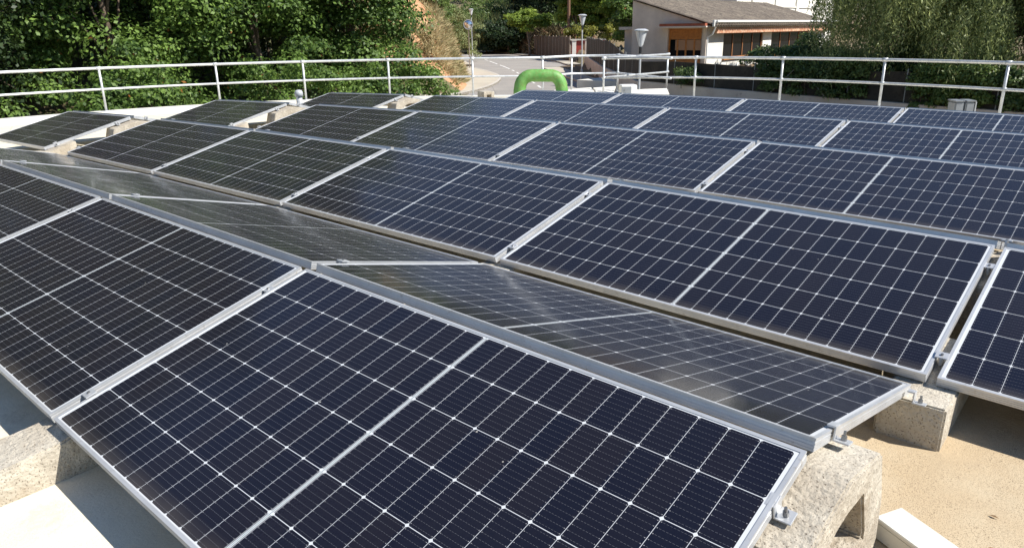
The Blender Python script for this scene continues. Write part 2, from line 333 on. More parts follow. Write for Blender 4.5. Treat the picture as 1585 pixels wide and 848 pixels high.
# road ribbon and pavements
def offs(pts, o):
    t = np.gradient(pts, axis=0); t /= np.linalg.norm(t, axis=1, keepdims=True); n = np.stack([t[:, 1], -t[:, 0]], 1)
    return pts + n * np.asarray(o)[..., None] if np.ndim(o) else pts + n * o
def ribbon(name, pts, o0, o1, z0, z1, m, kind='structure', parent=None):
    a, b = offs(pts, o0), offs(pts, o1); mb = MB(); n = len(pts)
    vs = [P(*p, z1) for p in a] + [P(*p, z1) for p in b] + [P(*p, z0) for p in a] + [P(*p, z0) for p in b]
    fs = []
    for i in range(n - 1): fs += [(i, i + 1, n + i + 1, n + i), (i, 2 * n + i, 2 * n + i + 1, i + 1), (n + i, n + i + 1, 3 * n + i + 1, 3 * n + i)]
    mb.add(vs, fs); o = mb.build(name, m, parent)
    if kind: tag(o, kind=kind)
    return o
ribbon('road', RC, -3.2, 3.2, GZ - .2, GZ + .02, M['asphalt'])
ribbon('pavement', RC[:50], 3.36, 4.95, GZ - .2, GZ + .14, M['pavement']); ribbon('kerb', RC[:50], 3.204, 3.356, GZ - .2, GZ + .15, M['kerb'])
ribbon('pavement', RC[56:], -4.7, -3.36, GZ - .2, GZ + .14, M['pavement']); ribbon('kerb', RC[56:], -3.356, -3.204, GZ - .2, GZ + .15, M['kerb'])
cp = smooth_poly(np.array([(-4.6, 77), (-3.2, 72), (-1.9, 66), (-1.0, 60), (-1.0, 54), (-1.8, 48), (-3.4, 43), (-6, 38.5), (-12, 35)], float), 6)
mb = MB(); poly = [tuple(p) for p in cp] + [(-14, 39), (-8.5, 50), (-7, 62), (-6.2, 74)]
mb.slab([tuple(P(*p)[:2]) for p in poly], EYE[2] + GZ - .1, EYE[2] + GZ + .144); tag(mb.build('pavement', M['pavement']), kind='structure')
ribbon('kerb', cp, 0, .18, GZ - .1, GZ + .155, M['kerb'])
ribbon('road', np.array([(1.5, 44.), (-4, 38), (-12, 31), (-24, 24), (-40, 16)]), -5.5, 6.5, GZ - .2, GZ + .012, M['asphalt'])
mb = MB(); mb.slab([tuple(P(*p)[:2]) for p in ((6.3, 80), (5.6, 88), (4.2, 99), (3.0, 106), (2.0, 113), (-5.8, 139), (-14, 136), (-5, 108), (0, 75), (3, 72))], EYE[2] + GZ - .1, EYE[2] + GZ + .004); tag(mb.build('road', M['asphalt']), kind='structure')
ribbon('pavement', RB[10:88], -1.6, -.08, GZ - .2, GZ + .135, M['pavement'])
mb = MB(); mb.slab([tuple(P(*p)[:2]) for p in ((-13, 33), (-3.4, 43.5), (-1.8, 48), (-1.2, 56), (0, 56), (0, 27), (-16, 20))], EYE[2] + GZ - .1, EYE[2] + GZ + .008); tag(mb.build('road', M['asphalt']), kind='structure')
mb = MB()
seg = np.concatenate([[0], np.cumsum(np.linalg.norm(np.diff(RC, axis=0), axis=1))])
def along(s): return np.array([np.interp(s, seg, RC[:, 0]), np.interp(s, seg, RC[:, 1])])
def strip_mb(mb, s0, s1, o, wd):
    ss = np.linspace(s0, s1, max(2, int((s1 - s0) / 1.5))); pts = np.array([along(s) for s in ss]); a, b = offs(pts, o - wd / 2), offs(pts, o + wd / 2); n = len(ss)
    mb.add([P(*p, GZ + .026) for p in a] + [P(*p, GZ + .026) for p in b], [(i, i + 1, n + i + 1, n + i) for i in range(n - 1)])
s71 = seg[np.argmin(abs(RC[:, 1] - 66))]
s = s71 - 52
while s < seg[-1] - 60:
    L_ = 9. if (s > s71 + 6 and s < s71 + 40) else 2.0
    strip_mb(mb, s, s + L_, 0, .16); s += L_ + 2.2
strip_mb(mb, s71 + 45, s71 + 75, -3.1, .12)
tag(mb.build('road_marking', M['roadpaint']), kind='structure')
# ------------------------------------------------------------------ round building with the domed roof
TC = np.array([-6.8, 3.70]); TR = 12.95                       # centre and radius
def dome(x, y): return -.01963 * x - .03393 * y - .0023929 * x * x - .0027349 * y * y + .0002481 * x * y
ROOF = -.43
def railz(): return EYE[2] - .725
tank = empty('round_building', (TC[0], TC[1], EYE[2] + GZ), 'round concrete building whose low domed cream roof carries all the solar panels', 'building')
nr, na = 60, 144; vs = []; PZ = railz() - 1.03
Rm = R3
for i in range(nr + 1):
    rr = (TR - .1) * i / nr
    for k in range(na):
        a = 2 * math.pi * k / na; x, y = TC[0] + rr * math.cos(a), TC[1] + rr * math.sin(a)
        p = Rm @ np.array([x, y, dome(x, y) + ROOF]); lim = PZ - .16
        z = p[2] if rr < TR - 2.2 else min(p[2], p[2] * (1 - (rr - TR + 2.2) / 2.1) + lim * (rr - TR + 2.2) / 2.1)
        vs.append((p[0], p[1], z))
fs = [(i * na + k, i * na + (k + 1) % na, (i + 1) * na + (k + 1) % na, (i + 1) * na + k) for i in range(nr) for k in range(na)]
V = np.array(vs) - np.array([TC[0], TC[1], EYE[2] + GZ])
fast_mesh('roof', V, fs, M['roof'], parent=tank, smooth=True)
def ring(name, r0, r1, z0, z1, m, n=144):
    mb = MB(); vs = []; 
    for r_, z_ in ((r0, z0), (r0, z1), (r1, z1), (r1, z0)):
        vs += [(r_ * math.cos(2 * math.pi * k / n), r_ * math.sin(2 * math.pi * k / n), z_ - EYE[2] - GZ) for k in range(n)]
    fs = [(j * n + k, j * n + (k + 1) % n, ((j + 1) % 4) * n + (k + 1) % n, ((j + 1) % 4) * n + k) for j in range(4) for k in range(n)]
    return mb.add(vs, fs).build(name, m, tank)
ring('parapet', TR - .12, TR + .16, PZ - .5, PZ, M['plaster_w'])
ring('wall', TR - .3, TR + .1, EYE[2] + GZ - .3, PZ - .5, M['plaster_p'])
# ------------------------------------------------------------------ solar panels
TILT = .24221; S = 2.11925; WC, WS = PW * math.cos(TILT), PW * math.sin(TILT)
ROWX = [0, .0228, -2.0655, -2.0396, -2.0345]; PITCH = 2.16736; GAP = .70
def jx(r, i): return ROWX[r] + i * S
def node(r, k, x):
    y = r * PITCH; z = 0.
    if k == 'B': y -= WC; z = -WS
    if k == 't': y += .0466; z = .011
    if k == 'b': y += .0466 + WC; z = -.006 - WS
    return np.array([x, y, z + dome(x, y)])
# shared meshes; panel coordinates: x along, y up the slope, z out; top lip at z=0
lip = .011
fm = MB()
for (a0, a1, b0, b1) in ((-PL / 2, PL / 2, -PW / 2, -PW / 2 + lip), (-PL / 2, PL / 2, PW / 2 - lip, PW / 2), (-PL / 2, -PL / 2 + lip, -PW / 2 + lip, PW / 2 - lip), (PL / 2 - lip, PL / 2, -PW / 2 + lip, PW / 2 - lip)):
    fm.box((a0, b0, -.006), (a1, b1, 0))
g1 = .0015
for z0, z1, o in ((-.012, -.006, .0012), (-.0185, -.012, 0), (-.0205, -.0185, .0015), (-.027, -.0205, 0), (-.029, -.027, .0015), (-FT, -.029, 0)):   # grooved side walls
    t_ = .006
    fm.box((-PL / 2 + o, -PW / 2 + o, z0), (PL / 2 - o, -PW / 2 + t_, z1)); fm.box((-PL / 2 + o, PW / 2 - t_, z0), (PL / 2 - o, PW / 2 - o, z1))
    fm.box((-PL / 2 + o, -PW / 2 + t_, z0), (-PL / 2 + t_, PW / 2 - t_, z1)); fm.box((PL / 2 - t_, -PW / 2 + t_, z0), (PL / 2 - o, PW / 2 - t_, z1))
frame_me = fm.mesh('frame', M['alu'])
glass_me = MB().box((-PL / 2 + lip - .002, -PW / 2 + lip - .002, -.007), (PL / 2 - lip + .002, PW / 2 - lip + .002, -.0022)).mesh('glass', M['solar'])
backs_me = MB().box((-PL / 2 + .0065, -PW / 2 + .0065, -.0095), (PL / 2 - .0065, PW / 2 - .0065, -.0075)).mesh('backsheet', M['paintwhite'])
ROWN = ['nearest row', 'second row', 'third row', 'fourth row', 'farthest row']
ORD = ['rightmost', 'second from the right', 'third from the right', 'fourth from the right', 'fifth from the right', 'sixth from the right']
def panel(r, xl, xr, back, label):
    k1, k2 = ('t', 'b') if back else ('T', 'B')
    TL, TR_, BL, BR = node(r, k1, xl), node(r, k1, xr), node(r, k2, xl), node(r, k2, xr)
    c = (TL + TR_ + BL + BR) / 4; X = (TR_ + BR - TL - BL); Y = (TL + TR_ - BL - BR)
    if back: X = -X
    X /= np.linalg.norm(X); Z = np.cross(X, Y); Z /= np.linalg.norm(Z); Y = np.cross(Z, X)
    Mx = R4 @ Matrix([[float(X[i]), float(Y[i]), float(Z[i]), float(c[i])] for i in range(3)] + [[0, 0, 0, 1]])
    Mx = Mx @ Matrix.Translation((random.uniform(-.002, .002), random.uniform(-.002, .002), random.uniform(-.0015, .0015))) @ Matrix.Rotation(random.uniform(-.0012, .0012), 4, 'X') @ Matrix.Rotation(random.uniform(-.0008, .0008), 4, 'Y')
    t = empty('solar_panel', None, label, 'solar panel', 'solar panels tilted up away from the viewer' if not back else 'solar panels sloping down behind the ridges', M=Mx)
    for nm, me in (('glass', glass_me), ('frame', frame_me), ('backsheet', backs_me)):
        link(bpy.data.objects.new(nm, me), t)
    return t
spans = {0: ([-1, -2, -3], [-1, -2, -3, -4]), 1: ([0, -1, -2, -3, -4], [0, -1, -2, -3, -4]), 2: ([0, -1, -2, -3], [0, -1, -2, -3]), 3: ([0, -1, -2, -3], [0, -1, -2, -3]), 4: ([0, -1, -2, -3], [0, -1, -2, -3])}
for r, (fr, bk) in spans.items():
    for q, i in enumerate(fr):
        panel(r, jx(r, i), jx(r, i + 1), False, f'solar panel tilted towards the viewer, {ROWN[r]} from the viewer, {ORD[q]}' if r else f'large solar panel tilted towards the viewer, nearest row, {ORD[q]}')
    for q, i in enumerate(bk):
        panel(r, jx(r, i), jx(r, i + 1), True, f'solar panel sloping down behind the {ROWN[r]} ridge, {ORD[q]}')
xtra = {1: jx(1, -4) - GAP, 2: jx(2, -3) - GAP, 3: jx(3, -3) - GAP}
for r, xr in xtra.items():
    panel(r, xr - S, xr, False, f'separate solar panel left of the walkway gap, {ROWN[r]}, tilted towards the viewer')
    panel(r, xr - S, xr, True, f'separate solar panel left of the walkway gap, {ROWN[r]}, sloping away from the viewer')
# ------------------------------------------------------------------ concrete supports with clamps
def prism_hole(outer, inner, x0, x1):
    """(y,z) outline with a hole through it, outer and inner with the same vertex count"""
    mb = MB(); n = len(outer)
    vs = [(x, y, z) for x in (x0, x1) for P_ in (outer, inner) for y, z in P_]
    fs = []
    for i in range(n):
        j = (i + 1) % n
        fs += [(i, j, n + j, n + i), (2 * n + i, 2 * n + j, 3 * n + j, 3 * n + i), (i, j, 2 * n + j, 2 * n + i), (n + i, n + j, 3 * n + j, 3 * n + i)]
    return mb.add(vs, fs)
BW = .215
RH = ROOF - .02
def ridge_mesh():
    outer = [(-.31, RH), (-.325, -.28), (-.265, -.106), (-.20, -.094), (-.15, -.083), (-.10, -.072), (-.05, -.060), (.02, -.047), (.26, -.100), (.325, -.28), (.33, RH), (.05, RH)]
    inner = [(-.21, -.325), (-.205, -.30), (-.14, -.215), (-.10, -.18), (-.09, -.17), (-.07, -.16), (-.05, -.152), (.02, -.145), (.13, -.155), (.185, -.30), (.185, -.325), (.05, -.33)]
    me = prism_hole(outer, inner, -BW / 2, BW / 2).mesh('body', M['conc'], bevel=.006); return me
def valley_mesh(pr_):
    return MB().prism([(pr_[0][0] - .01, RH), (pr_[-1][0] + .02, RH)] + pr_[::-1], -BW / 2, BW / 2).mesh('body', M['conc'], bevel=.007)
ridge_me = ridge_mesh()
VC = (.0466 + WC + PITCH - WC) / 2                       # middle of the valley between two rows
valley_me = valley_mesh([(-.20, -.264), (-.09, -.287), (0, -.292), (.30, -.217)])
lowfront_me = valley_mesh([(-.46, -.345), (-.44, -.325), (-.03, -.300), (.20, -.242)])
cl = MB(); cl.box((-.022, -.019, -.001), (.022, .019, .003)); cl.box((-.005, -.020, -.034), (.005, .020, -.001)); clamp_me = cl.mesh('clamp', M['alu'], bevel=.001)
ce = MB(); ce.box((-.016, -.02, -.001), (.004, .02, .004)); ce.box((.004, -.02, -.036), (.008, .02, .004)); ce.box((.008, -.02, -.036), (.045, .02, -.031)); endclamp_me = ce.mesh('clamp', M['alu'], bevel=.001)
bt = MB(); bt.tube([(0, 0, .002), (0, 0, .008)], .0055, 6); bolt_me = bt.mesh('bolt', M['steel'])
be = MB(); be.tube([(.026, 0, -.032), (.026, 0, -.018)], .0075, 8); be.tube([(.026, 0, -.018), (.026, 0, -.005)], .004, 8); endbolt_me = be.mesh('bolt', M['steel'])
def support(me, r, x, y, label, clamps, group, shift=0.):
    z = dome(x, y); Mx = R4 @ Matrix.Translation((x + shift, y, z)) @ Matrix.Rotation(random.uniform(-.03, .03), 4, 'Z')
    t = empty('concrete_block', None, label, 'concrete block', group, M=Mx)
    link(bpy.data.objects.new('body', me), t)
    for (yy, zz, sgn, edge) in clamps:                  # points on the panel plane, relative to the block
        A = Matrix.Translation((-shift + (edge * .0 if edge else 0), yy, zz + .001)) @ Matrix.Rotation(sgn * TILT, 4, 'X')
        if edge == 2: A = A @ Matrix.Translation((-.018, 0, 0))
        if edge == -2: A = A @ Matrix.Translation((.018, 0, 0)) @ Matrix.Rotation(math.pi, 4, 'Z')
        c = bpy.data.objects.new('clamp', endclamp_me if edge else clamp_me); link(c, t); c.matrix_local = A
        b_ = bpy.data.objects.new('bolt', endbolt_me if edge else bolt_me); link(b_, c)
    return t
sT = math.sin(TILT); cT = math.cos(TILT); tT = sT / cT
def front_pt(yoff): return -yoff * tT                   # z of the front plane yoff metres before the ridge
for r in range(5):
    fr, bk = spans[r]; joints = [fr[0] + 1] + fr; n = len(joints)
    for q, i in enumerate(joints):
        edge = 2 if (q == 0 and r == 0) else (-2 if q == n - 1 and r in xtra else 0)
        pos = ['at its right end', 'first joint from right', 'second joint from right', 'third joint from right', 'fourth joint from right', 'fifth joint from right'][q]
        sh = -.02 if edge == 2 else (.02 if edge == -2 else 0.)
        if abs(jx(r, i)) > 12: continue
        support(ridge_me, r, jx(r, i), r * PITCH, f'peaked concrete block under the {ROWN[r]} ridge, {pos}', [(-.17, front_pt(.17), 1, edge), (.0466 + .15, .009 - .15 * tT, -1, edge)], 'peaked concrete blocks under the ridges', sh)
        if r == 0: support(lowfront_me, r, jx(r, i), -WC, f'low concrete block under the nearest row front edge, {pos}', [(.12, -WS + .12 * tT, 1, edge)], 'low concrete blocks under the lower panel edges', sh)
for r in range(1, 5):
    fr, bk = spans[r]; joints = [fr[0] + 1] + fr; n = len(joints)
    for q, i in enumerate(joints):
        pos = ['at its right end', 'first joint from right', 'second joint from right', 'third joint from right', 'fourth joint from right', 'fifth joint from right'][q]
        y = r * PITCH - WC
        cls = [(.12, -WS + .12 * tT, 1, 0)] + ([(.0466 + 2 * WC - PITCH - .10, -.003 - WS + .10 * tT, -1, 2 if i == 0 else 0)] if r == 1 else [])
        support(valley_me, r, jx(r, i), y - .0, f'low concrete block in the valley before the {ROWN[r]}, {pos}', cls, 'low concrete blocks under the lower panel edges', -.02 if i == 0 and r == 1 else 0)
for r, xr in xtra.items():
    support(ridge_me, r, xr, r * PITCH, f'peaked concrete block at its right end of the separate panel in the {ROWN[r]}', [(-.17, front_pt(.17), 1, 2), (.0466 + .15, .009 - .15 * tT, -1, 2)], 'peaked concrete blocks under the ridges', .0)
    support(valley_me, r, xr, r * PITCH - WC, f'low concrete block at the separate panel of the {ROWN[r]}', [(.12, -WS + .12 * tT, 1, 2)], 'low concrete blocks under the lower panel edges', .0)
# spare hollow blocks on the roof edge
def A2W(x, y, z): return R3 @ np.array([x, y, z])
def roof_z(x, y):
    p = R3 @ np.array([x, y, dome(x, y) + ROOF]); return p[2]
def hollow_block(u, v_top, v_bot, f, wpx, label, rz, depth=.3):
    p = at(u, v_top, f); s_ = f / (FPX * .94); wd = wpx * s_; zb = min(at(u, v_bot, f)[2], p[2] - .35)
    zb = roof_z(p[0], p[1]) - .02
    hh_ = p[2] - zb; o = empty('hollow_block', (p[0], p[1], zb), label, 'concrete block', rz=rz)
    a = wd / 2; n = .28
    outer = [(-a, 0), (a, 0), (a, hh_), (-a, hh_)]; inner = [(-a * .4, hh_ * .25), (a * .4, hh_ * .25), (a * .4, hh_ * .85), (-a * .4, hh_ * .85)]
    outer_, inner_ = outer, inner
    prism_hole(outer_, inner_, -depth / 2, depth / 2).build('body', M['conc'], o, bevel=.006)
    return o
hollow_block(752, 141.5, 160, 14.5, 17, 'hollow concrete block standing by itself left of the green pipe', math.radians(-18), .26)
# ------------------------------------------------------------------ roof fittings
# green inverted U pipe
f0 = 15.8; c0 = at(837, 133, f0)
rr_ = .128; L0, R0 = at(805, 140, f0), at(869, 140, f0); ax_ = (R0 - L0); W_ = np.linalg.norm(ax_[:2]); ex = ax_ / np.linalg.norm(ax_); ex[2] = 0
ztop = at(837, 117, f0)[2]; zbot = roof_z(c0[0], c0[1]); W2 = W_ / 2; cr = .25
path = [(-W2 - .02, zbot), (-W2 - .01, ztop - cr - .05)]
for a in range(0, 91, 15): path.append((-W2 + cr - cr * math.cos(math.radians(a)), ztop - cr + cr * math.sin(math.radians(a))))
for a in range(75, -1, -15): path.append((W2 - cr + cr * math.cos(math.radians(a)), ztop - cr + cr * math.sin(math.radians(a))))
path += [(W2 + .01, ztop - cr - .05), (W2 + .02, zbot)]
mid = (L0 + R0) / 2
gp = empty('green_pipe', (mid[0], mid[1], zbot), 'thick green painted vent pipe bent into an upside down U', 'pipe', rz=math.atan2(ex[1], ex[0]))
mb = MB(); mb.tube([(x, 0, z - zbot) for x, z in path], rr_, 20); mb.build('pipe', M['greenpaint'], gp, smooth=True)
mb = MB(); mb.tube([(-W2 - .02, 0, .0), (-W2 - .02, 0, .04)], rr_ + .07, 20); mb.tube([(W2 + .02, 0, .0), (W2 + .02, 0, .04)], rr_ + .07, 20); mb.build('flange', M['greenpaint'], gp)
# small grey vent pipe with round cap
p = at(462, 141, 13.6); zb = roof_z(p[0], p[1]); vp = empty('vent_pipe', (p[0], p[1], zb), 'short grey vent pipe with a round cap near the left railing', 'vent pipe')
MB().tube([(0, 0, 0), (0, 0, p[2] - zb - .06)], .055, 16).build('pipe', M['ventgrey'], vp, smooth=True)
MB().tube([(0, 0, p[2] - zb - .10), (0, 0, p[2] - zb - .03), (0, 0, p[2] - zb + .01), (0, 0, p[2] - zb + .02)], [.075, .075, .055, .015], 16).build('cap', M['ventgrey'], vp, smooth=True)
# grey cabinets and white kerb boxes by the railing
def cabinet(u0, u1, v0, f, label, rz, dp, m, split=False, name='cabinet', zb=None):
    p = at((u0 + u1) / 2, v0, f); wd = (u1 - u0) * f / (FPX * .97); zb = roof_z(p[0], p[1]) - .02 if zb is None else zb; h_ = p[2] - zb
    o = empty(name, (p[0], p[1], zb), label, 'cabinet', rz=rz)
    if split:
        MB().box((-wd / 2, 0, 0), (-.012, dp, h_)).build('body', m, o, bevel=.02); MB().box((.012, 0, 0), (wd / 2, dp, h_)).build('body', m, o, bevel=.02)
        mb = MB(); a_ = .012
        for x0, x1 in ((-wd / 2 - .01, -.014), (.014, wd / 2 + .01)): mb.box((x0, -.012, h_ + .001), (x1, dp + .01, h_ + .022))
        mb.build('lid', M['greybox'], o, bevel=.005)
        MB().box((wd / 2 + .001, -.006, .0), (wd / 2 + .018, dp, h_ - .002)).build('side_trim', M['ventgrey'], o)
    else:
        MB().box((-wd / 2, 0, 0), (wd / 2, dp, h_)).build('body', M['paintwhite'], o, bevel=.01)
        MB().box((-wd / 2 - .006, -.004, .03), (wd / 2 * .25, -.001, h_ - .035)).build('door', m, o, bevel=.0005)
        MB().tube([(-wd * .30, -.016, h_ - .1), (-wd * .30, -.002, h_ - .1)], .012, 8).build('handle', M['steel'], o)
    return o
face = math.atan2(SH[1], SH[0])
cabinet(963, 986, 132, 16.6, 'small white cabinet with a grey door behind the panels by the gate', face + .1, .3, M['greybox'])
cabinet(1481, 1509, 158, 12.8, 'pair of grey cabinets with pale rounded lids before the right railing', face - .1, .28, M['greybox'], True)
# white duct on the roof beside the near block
d0 = np.array([.075, .36]); d1 = np.array([.075, .36]) + np.array([.0565, -.0275]) / np.hypot(.0565, .0275) * 3.0
dv = (d1 - d0) / np.linalg.norm(d1 - d0); ang = math.atan2(dv[1], dv[0]); q = R3 @ np.array([d0[0], d0[1], dome(*d0) + ROOF + .004])
slope = (dome(*d1) - dome(*d0)) / 3.0
dt = empty('cable_duct', q, 'white rectangular cable duct lying on the bare roof beside the near block', 'cable duct', rz=ang)
dt.rotation_euler = (0, -math.atan(slope + .05 * dv[1] - .0), ang)
MB().box((0, 0, 0), (3.0, .10, .052)).build('base', M['duct'], dt, bevel=.002)
MB().box((-.002, -.002, .0525), (3.002, .102, .066)).build('cover', M['duct'], dt, bevel=.002)
# ------------------------------------------------------------------ railings
RZ = railz()
def rp(u, v): return at_z(u, v, -.725)
def ang_of(p): return math.atan2(p[1] - TC[1], p[0] - TC[0])
def on_rim(a, r=12.93): return np.array([TC[0] + r * math.cos(a), TC[1] + r * math.sin(a), RZ])
def rail_obj(name, pts, rad, parent, o0, smooth=True):
    return MB().tube([np.array(p) - o0 for p in pts], rad, 10).build(name, M['galv'], parent, smooth=smooth)
def railing(label, top, posts, ends=()):
    o0 = np.array([top[0][0], top[0][1], PZ]); t = empty('guard_railing', o0, label, 'railing')
    rail_obj('top_rail', top, .034, t, o0); rail_obj('middle_rail', [np.array(p) - [0, 0, .5] for p in top], .028, t, o0)
    for p in posts:
        q = np.array(p) - o0; po = MB(); po.tube([(q[0], q[1], 0.), (q[0], q[1], q[2] - .02)], .028, 10); po = po.build('post', M['galv'], t, smooth=True)
        fl = MB(); fl.tube([(q[0], q[1], 0.0), (q[0], q[1], .012)], .06, 12); fl.build('base_plate', M['galv'], po)
        sv = MB()
        tdir = np.array([-(p[1] - TC[1]), p[0] - TC[0], 0]); tdir /= np.linalg.norm(tdir)
        sv.tube([q - tdir * .055, q + tdir * .055], .043, 12); sv.build('coupling', M['galv'], po, smooth=True); MB().tube([q - tdir * .045 - [0, 0, .5], q + tdir * .045 - [0, 0, .5]], .036, 12).build('coupling', M['galv'], po, smooth=True)
    return t
left_u = [(160, 107), (330, 99), (467, 95), (599, 94), (727, 92)]
la = [ang_of(rp(*q)) for q in left_u]; la = [a if a > 0 else a + 2 * math.pi for a in la]
step = la[0] - la[1]
pa = [la[0] + step * k for k in range(4, 0, -1)] + la
arc = [on_rim(a) for a in np.linspace(pa[0], la[-1], 60)]
e885, e957, e1038f = rp(885, 87), rp(957, 86), rp(1040, 90.5)
m840 = rp(840, 89.5)
rimend = on_rim(math.radians(122)); 
railing('curved galvanised railing along the left parapet up to the gangway', arc + [m840, e885, e957, e1038f], [on_rim(a) for a in pa] + [m840, e885, e957])
ra = [ang_of(rp(*q)) for q in ((1080, 89), (1217, 90), (1363, 93.5), (1556, 98))]
p935 = rp(935, 90.5); st = (ra[0] - ra[-1]) / 3
pr = [a for a in ra] + [ra[-1] - st * k for k in range(1, 6)]
railing('curved galvanised railing along the right parapet from the gangway', [rp(1036, 84.5), p935] + [p for p in [on_rim(a) for a in np.linspace(ra[0], pr[-1], 60)]], [rp(1034, 84.5), p935] + [on_rim(a) for a in pr])
# white gangway kerb slabs
def gz(u, v): return at_z(u, v, -1.70)
for (a_, b_, c_, d_, lb) in (((858, 141), (915, 137), (925, 150), (850, 152), 'pale flat slab on the parapet just right of the green pipe'), ((918, 137.5), (953, 135), (948, 150), (927, 151), 'small pale slab on the parapet at the foot of the gangway post'), ((985, 140), (1032, 138.5), (1036, 147), (984, 148), 'pale slab on the parapet between gangway and right railing')):
    pts = [at_z(*q, -1.72) for q in (a_, b_, c_, d_)]; o0 = sum(pts) / 4; mb = MB(); mb.slab([tuple((p - o0)[:2]) for p in pts], 0, .06)
    o = mb.build('kerb_slab', M['plaster_w'], bevel=.006); o.location = Vector((o0[0], o0[1], EYE[2] - 1.752)); tag(o, lb, 'slab')
# ------------------------------------------------------------------ street things
def mirror(u, vb, f):
    b_ = P((u - PXC) / FPX * f * 1., f, GZ + .14); o = empty('traffic_mirror', b_, 'round convex traffic mirror on a slim pole at the street corner', 'traffic mirror', rz=math.atan2(-FH[1], -FH[0]))
    h_ = 4.0
    MB().tube([(0, 0, 0), (0, 0, h_ + .1)], .045, 8).build('pole', M['bark_pale'], o)
    mb = MB(); n = 24
    prof = [(.0, .16), (.15, .15), (.3, .115), (.4, .06)]
    vs = [(.08 + d_, rr * math.cos(2 * math.pi * k / n), h_ + rr * math.sin(2 * math.pi * k / n)) for rr, d_ in prof for k in range(n)]
    mb.add(vs, [(j * n + k, j * n + (k + 1) % n, (j + 1) * n + (k + 1) % n, (j + 1) * n + k) for j in range(3) for k in range(n)]); mb.build('mirror_face', M['mirror'], o, smooth=True)
    mb = MB(); pr_ = [(.40, .14), (.46, .14), (.46, .02), (.1, .0)]
    vs = [(.06 + d_, rr * math.cos(2 * math.pi * k / n), h_ + rr * math.sin(2 * math.pi * k / n)) for rr, d_ in pr_ for k in range(n)]
    mb.add(vs, [(j * n + k, j * n + (k + 1) % n, (j + 1) * n + (k + 1) % n, (j + 1) * n + k) for j in range(3) for k in range(n)] + [tuple(3 * n + k for k in range(n))]); mb.build('housing', M['ventgrey'], o)
mirror(731, 107, 74)
def lamp(u, vtop, f, h_, label, base_z=GZ, k=1.):
    b_ = at(u, vtop, f); o = empty('street_lamp', (b_[0], b_[1], EYE[2] + base_z), label, 'street lamp', 'street lamps with a flared glass head', rz=face)
    T_ = b_[2] - EYE[2] - base_z
    MB().tube([(0, 0, 0), (0, 0, .9), (0, 0, .95), (0, 0, T_ - .75 * k)], [.075 * k, .075 * k, .05 * k, .045 * k], 12).build('pole', M['galv'], o, smooth=False)
    MB().tube([(0, 0, T_ - .98 * k), (0, 0, T_ - .70 * k)], .062 * k, 12).build('collar', M['black'], o)
    MB().tube([(0, 0, T_ - .70 * k), (0, 0, T_ - .64 * k), (0, 0, T_ - .09 * k)], [.06 * k, .085 * k, .235 * k], 16).build('glass', M['lampglass'], o)
    hd = MB().tube([(0, 0, T_ - .09 * k), (0, 0, T_ - .05 * k), (0, 0, T_)], [.30 * k, .30 * k, .16 * k], 20).build('head', M['galv'], o)
    mb = MB()
    for a in (0, 2.1, 4.2): mb.tube([(.085 * k * math.cos(a), .085 * k * math.sin(a), T_ - .66 * k), (.25 * k * math.cos(a), .25 * k * math.sin(a), T_ - .08 * k)], .012, 6)
    mb.build('bracket', M['galv'], hd)
lamp(901.5, 22.5, 52, 5, 'street lamp with grey flared head standing beyond the green pipe', k=1.0)
lamp(992.5, 45, 30, 4.2, 'street lamp with wide flared head in front of the pale gable wall', k=.95)
lamp(729, 14, 92, 5, 'thin far street lamp rising above the traffic mirror', k=1.)
p = at(880, 75, 100); up = empty('utility_pole', P(*rf(p)[:2], hit_h(*rf(p)[:2])), 'tall brown wooden utility pole beside the fence and pines', 'utility pole')
MB().tube([(0, 0, -.3), (0, 0, 6), (0, 0, 13)], [.21, .19, .15], 12).build('pole', M['polewood'], up)
mb = MB(); mb.box((-.9, -.05, 12.2), (.9, .05, 12.32)); mb.build('crossarm', M['polewood'], up)
# ------------------------------------------------------------------ walls and fences (stations: right, ahead)
def fence_run(name, pts, zb, zt, th, m, label, cat, posts=None, pm=None, ptop=.1, prad=.04, pstep=2.4, wav=0., panel_name='panel'):
    o0 = P(*pts[0], GZ); t = empty(name, o0, label, cat); pts = [np.array(p, float) for p in pts]
    if not callable(zb): zb_ = zb; zb = lambda r, f: zb_
    if not callable(zt): zt_ = zt; zt = lambda r, f: zt_
    for a, b_ in zip(pts[:-1], pts[1:]):
        L_ = np.linalg.norm(b_ - a); n = max(1, int(round(L_ / pstep))); t_ = (b_ - a) / L_; nn = np.array([t_[1], -t_[0]]) * th / 2
        mb = MB(); vs = []
        for i in range(n + 1):
            p = a + (b_ - a) * i / n; wv = random.uniform(-wav, wav)
            for q, z in ((p + nn, zb(*p)), (p - nn, zb(*p)), (p - nn, zt(*p) + wv), (p + nn, zt(*p) + wv)): vs.append(P(*q, z) - o0)
        fs = [(0, 1, 2, 3), (4 * n + 3, 4 * n + 2, 4 * n + 1, 4 * n)]
        for i in range(n):
            for k in range(4): fs.append((4 * i + k, 4 * i + (k + 1) % 4, 4 * i + 4 + (k + 1) % 4, 4 * i + 4 + k))
        mb.add(vs, fs).build(panel_name, m, t)
        if posts:
            for i in range(n + (1 if b_ is pts[-1] else 0)):
                p = a + (b_ - a) * i / n; q0 = P(*p, zb(*p)) - o0; q1 = P(*p, zt(*p) + ptop) - o0
                if posts == 'box': MB().box((q0[0] - prad, q0[1] - prad, q0[2]), (q0[0] + prad, q0[1] + prad, q1[2])).build('post', pm, t)
                else: MB().tube([q0, q1], prad, 8).build('post', pm, t)
    return t
WT = GZ + .98
wl = fence_run('low_wall', [tuple(p) for p in WALL], GZ - .3, lambda r, f: WT + .1, .24, M['lowwall'], 'low pinkish rendered wall along the pavement below the dark screened fence', 'wall', panel_name='wall_run')
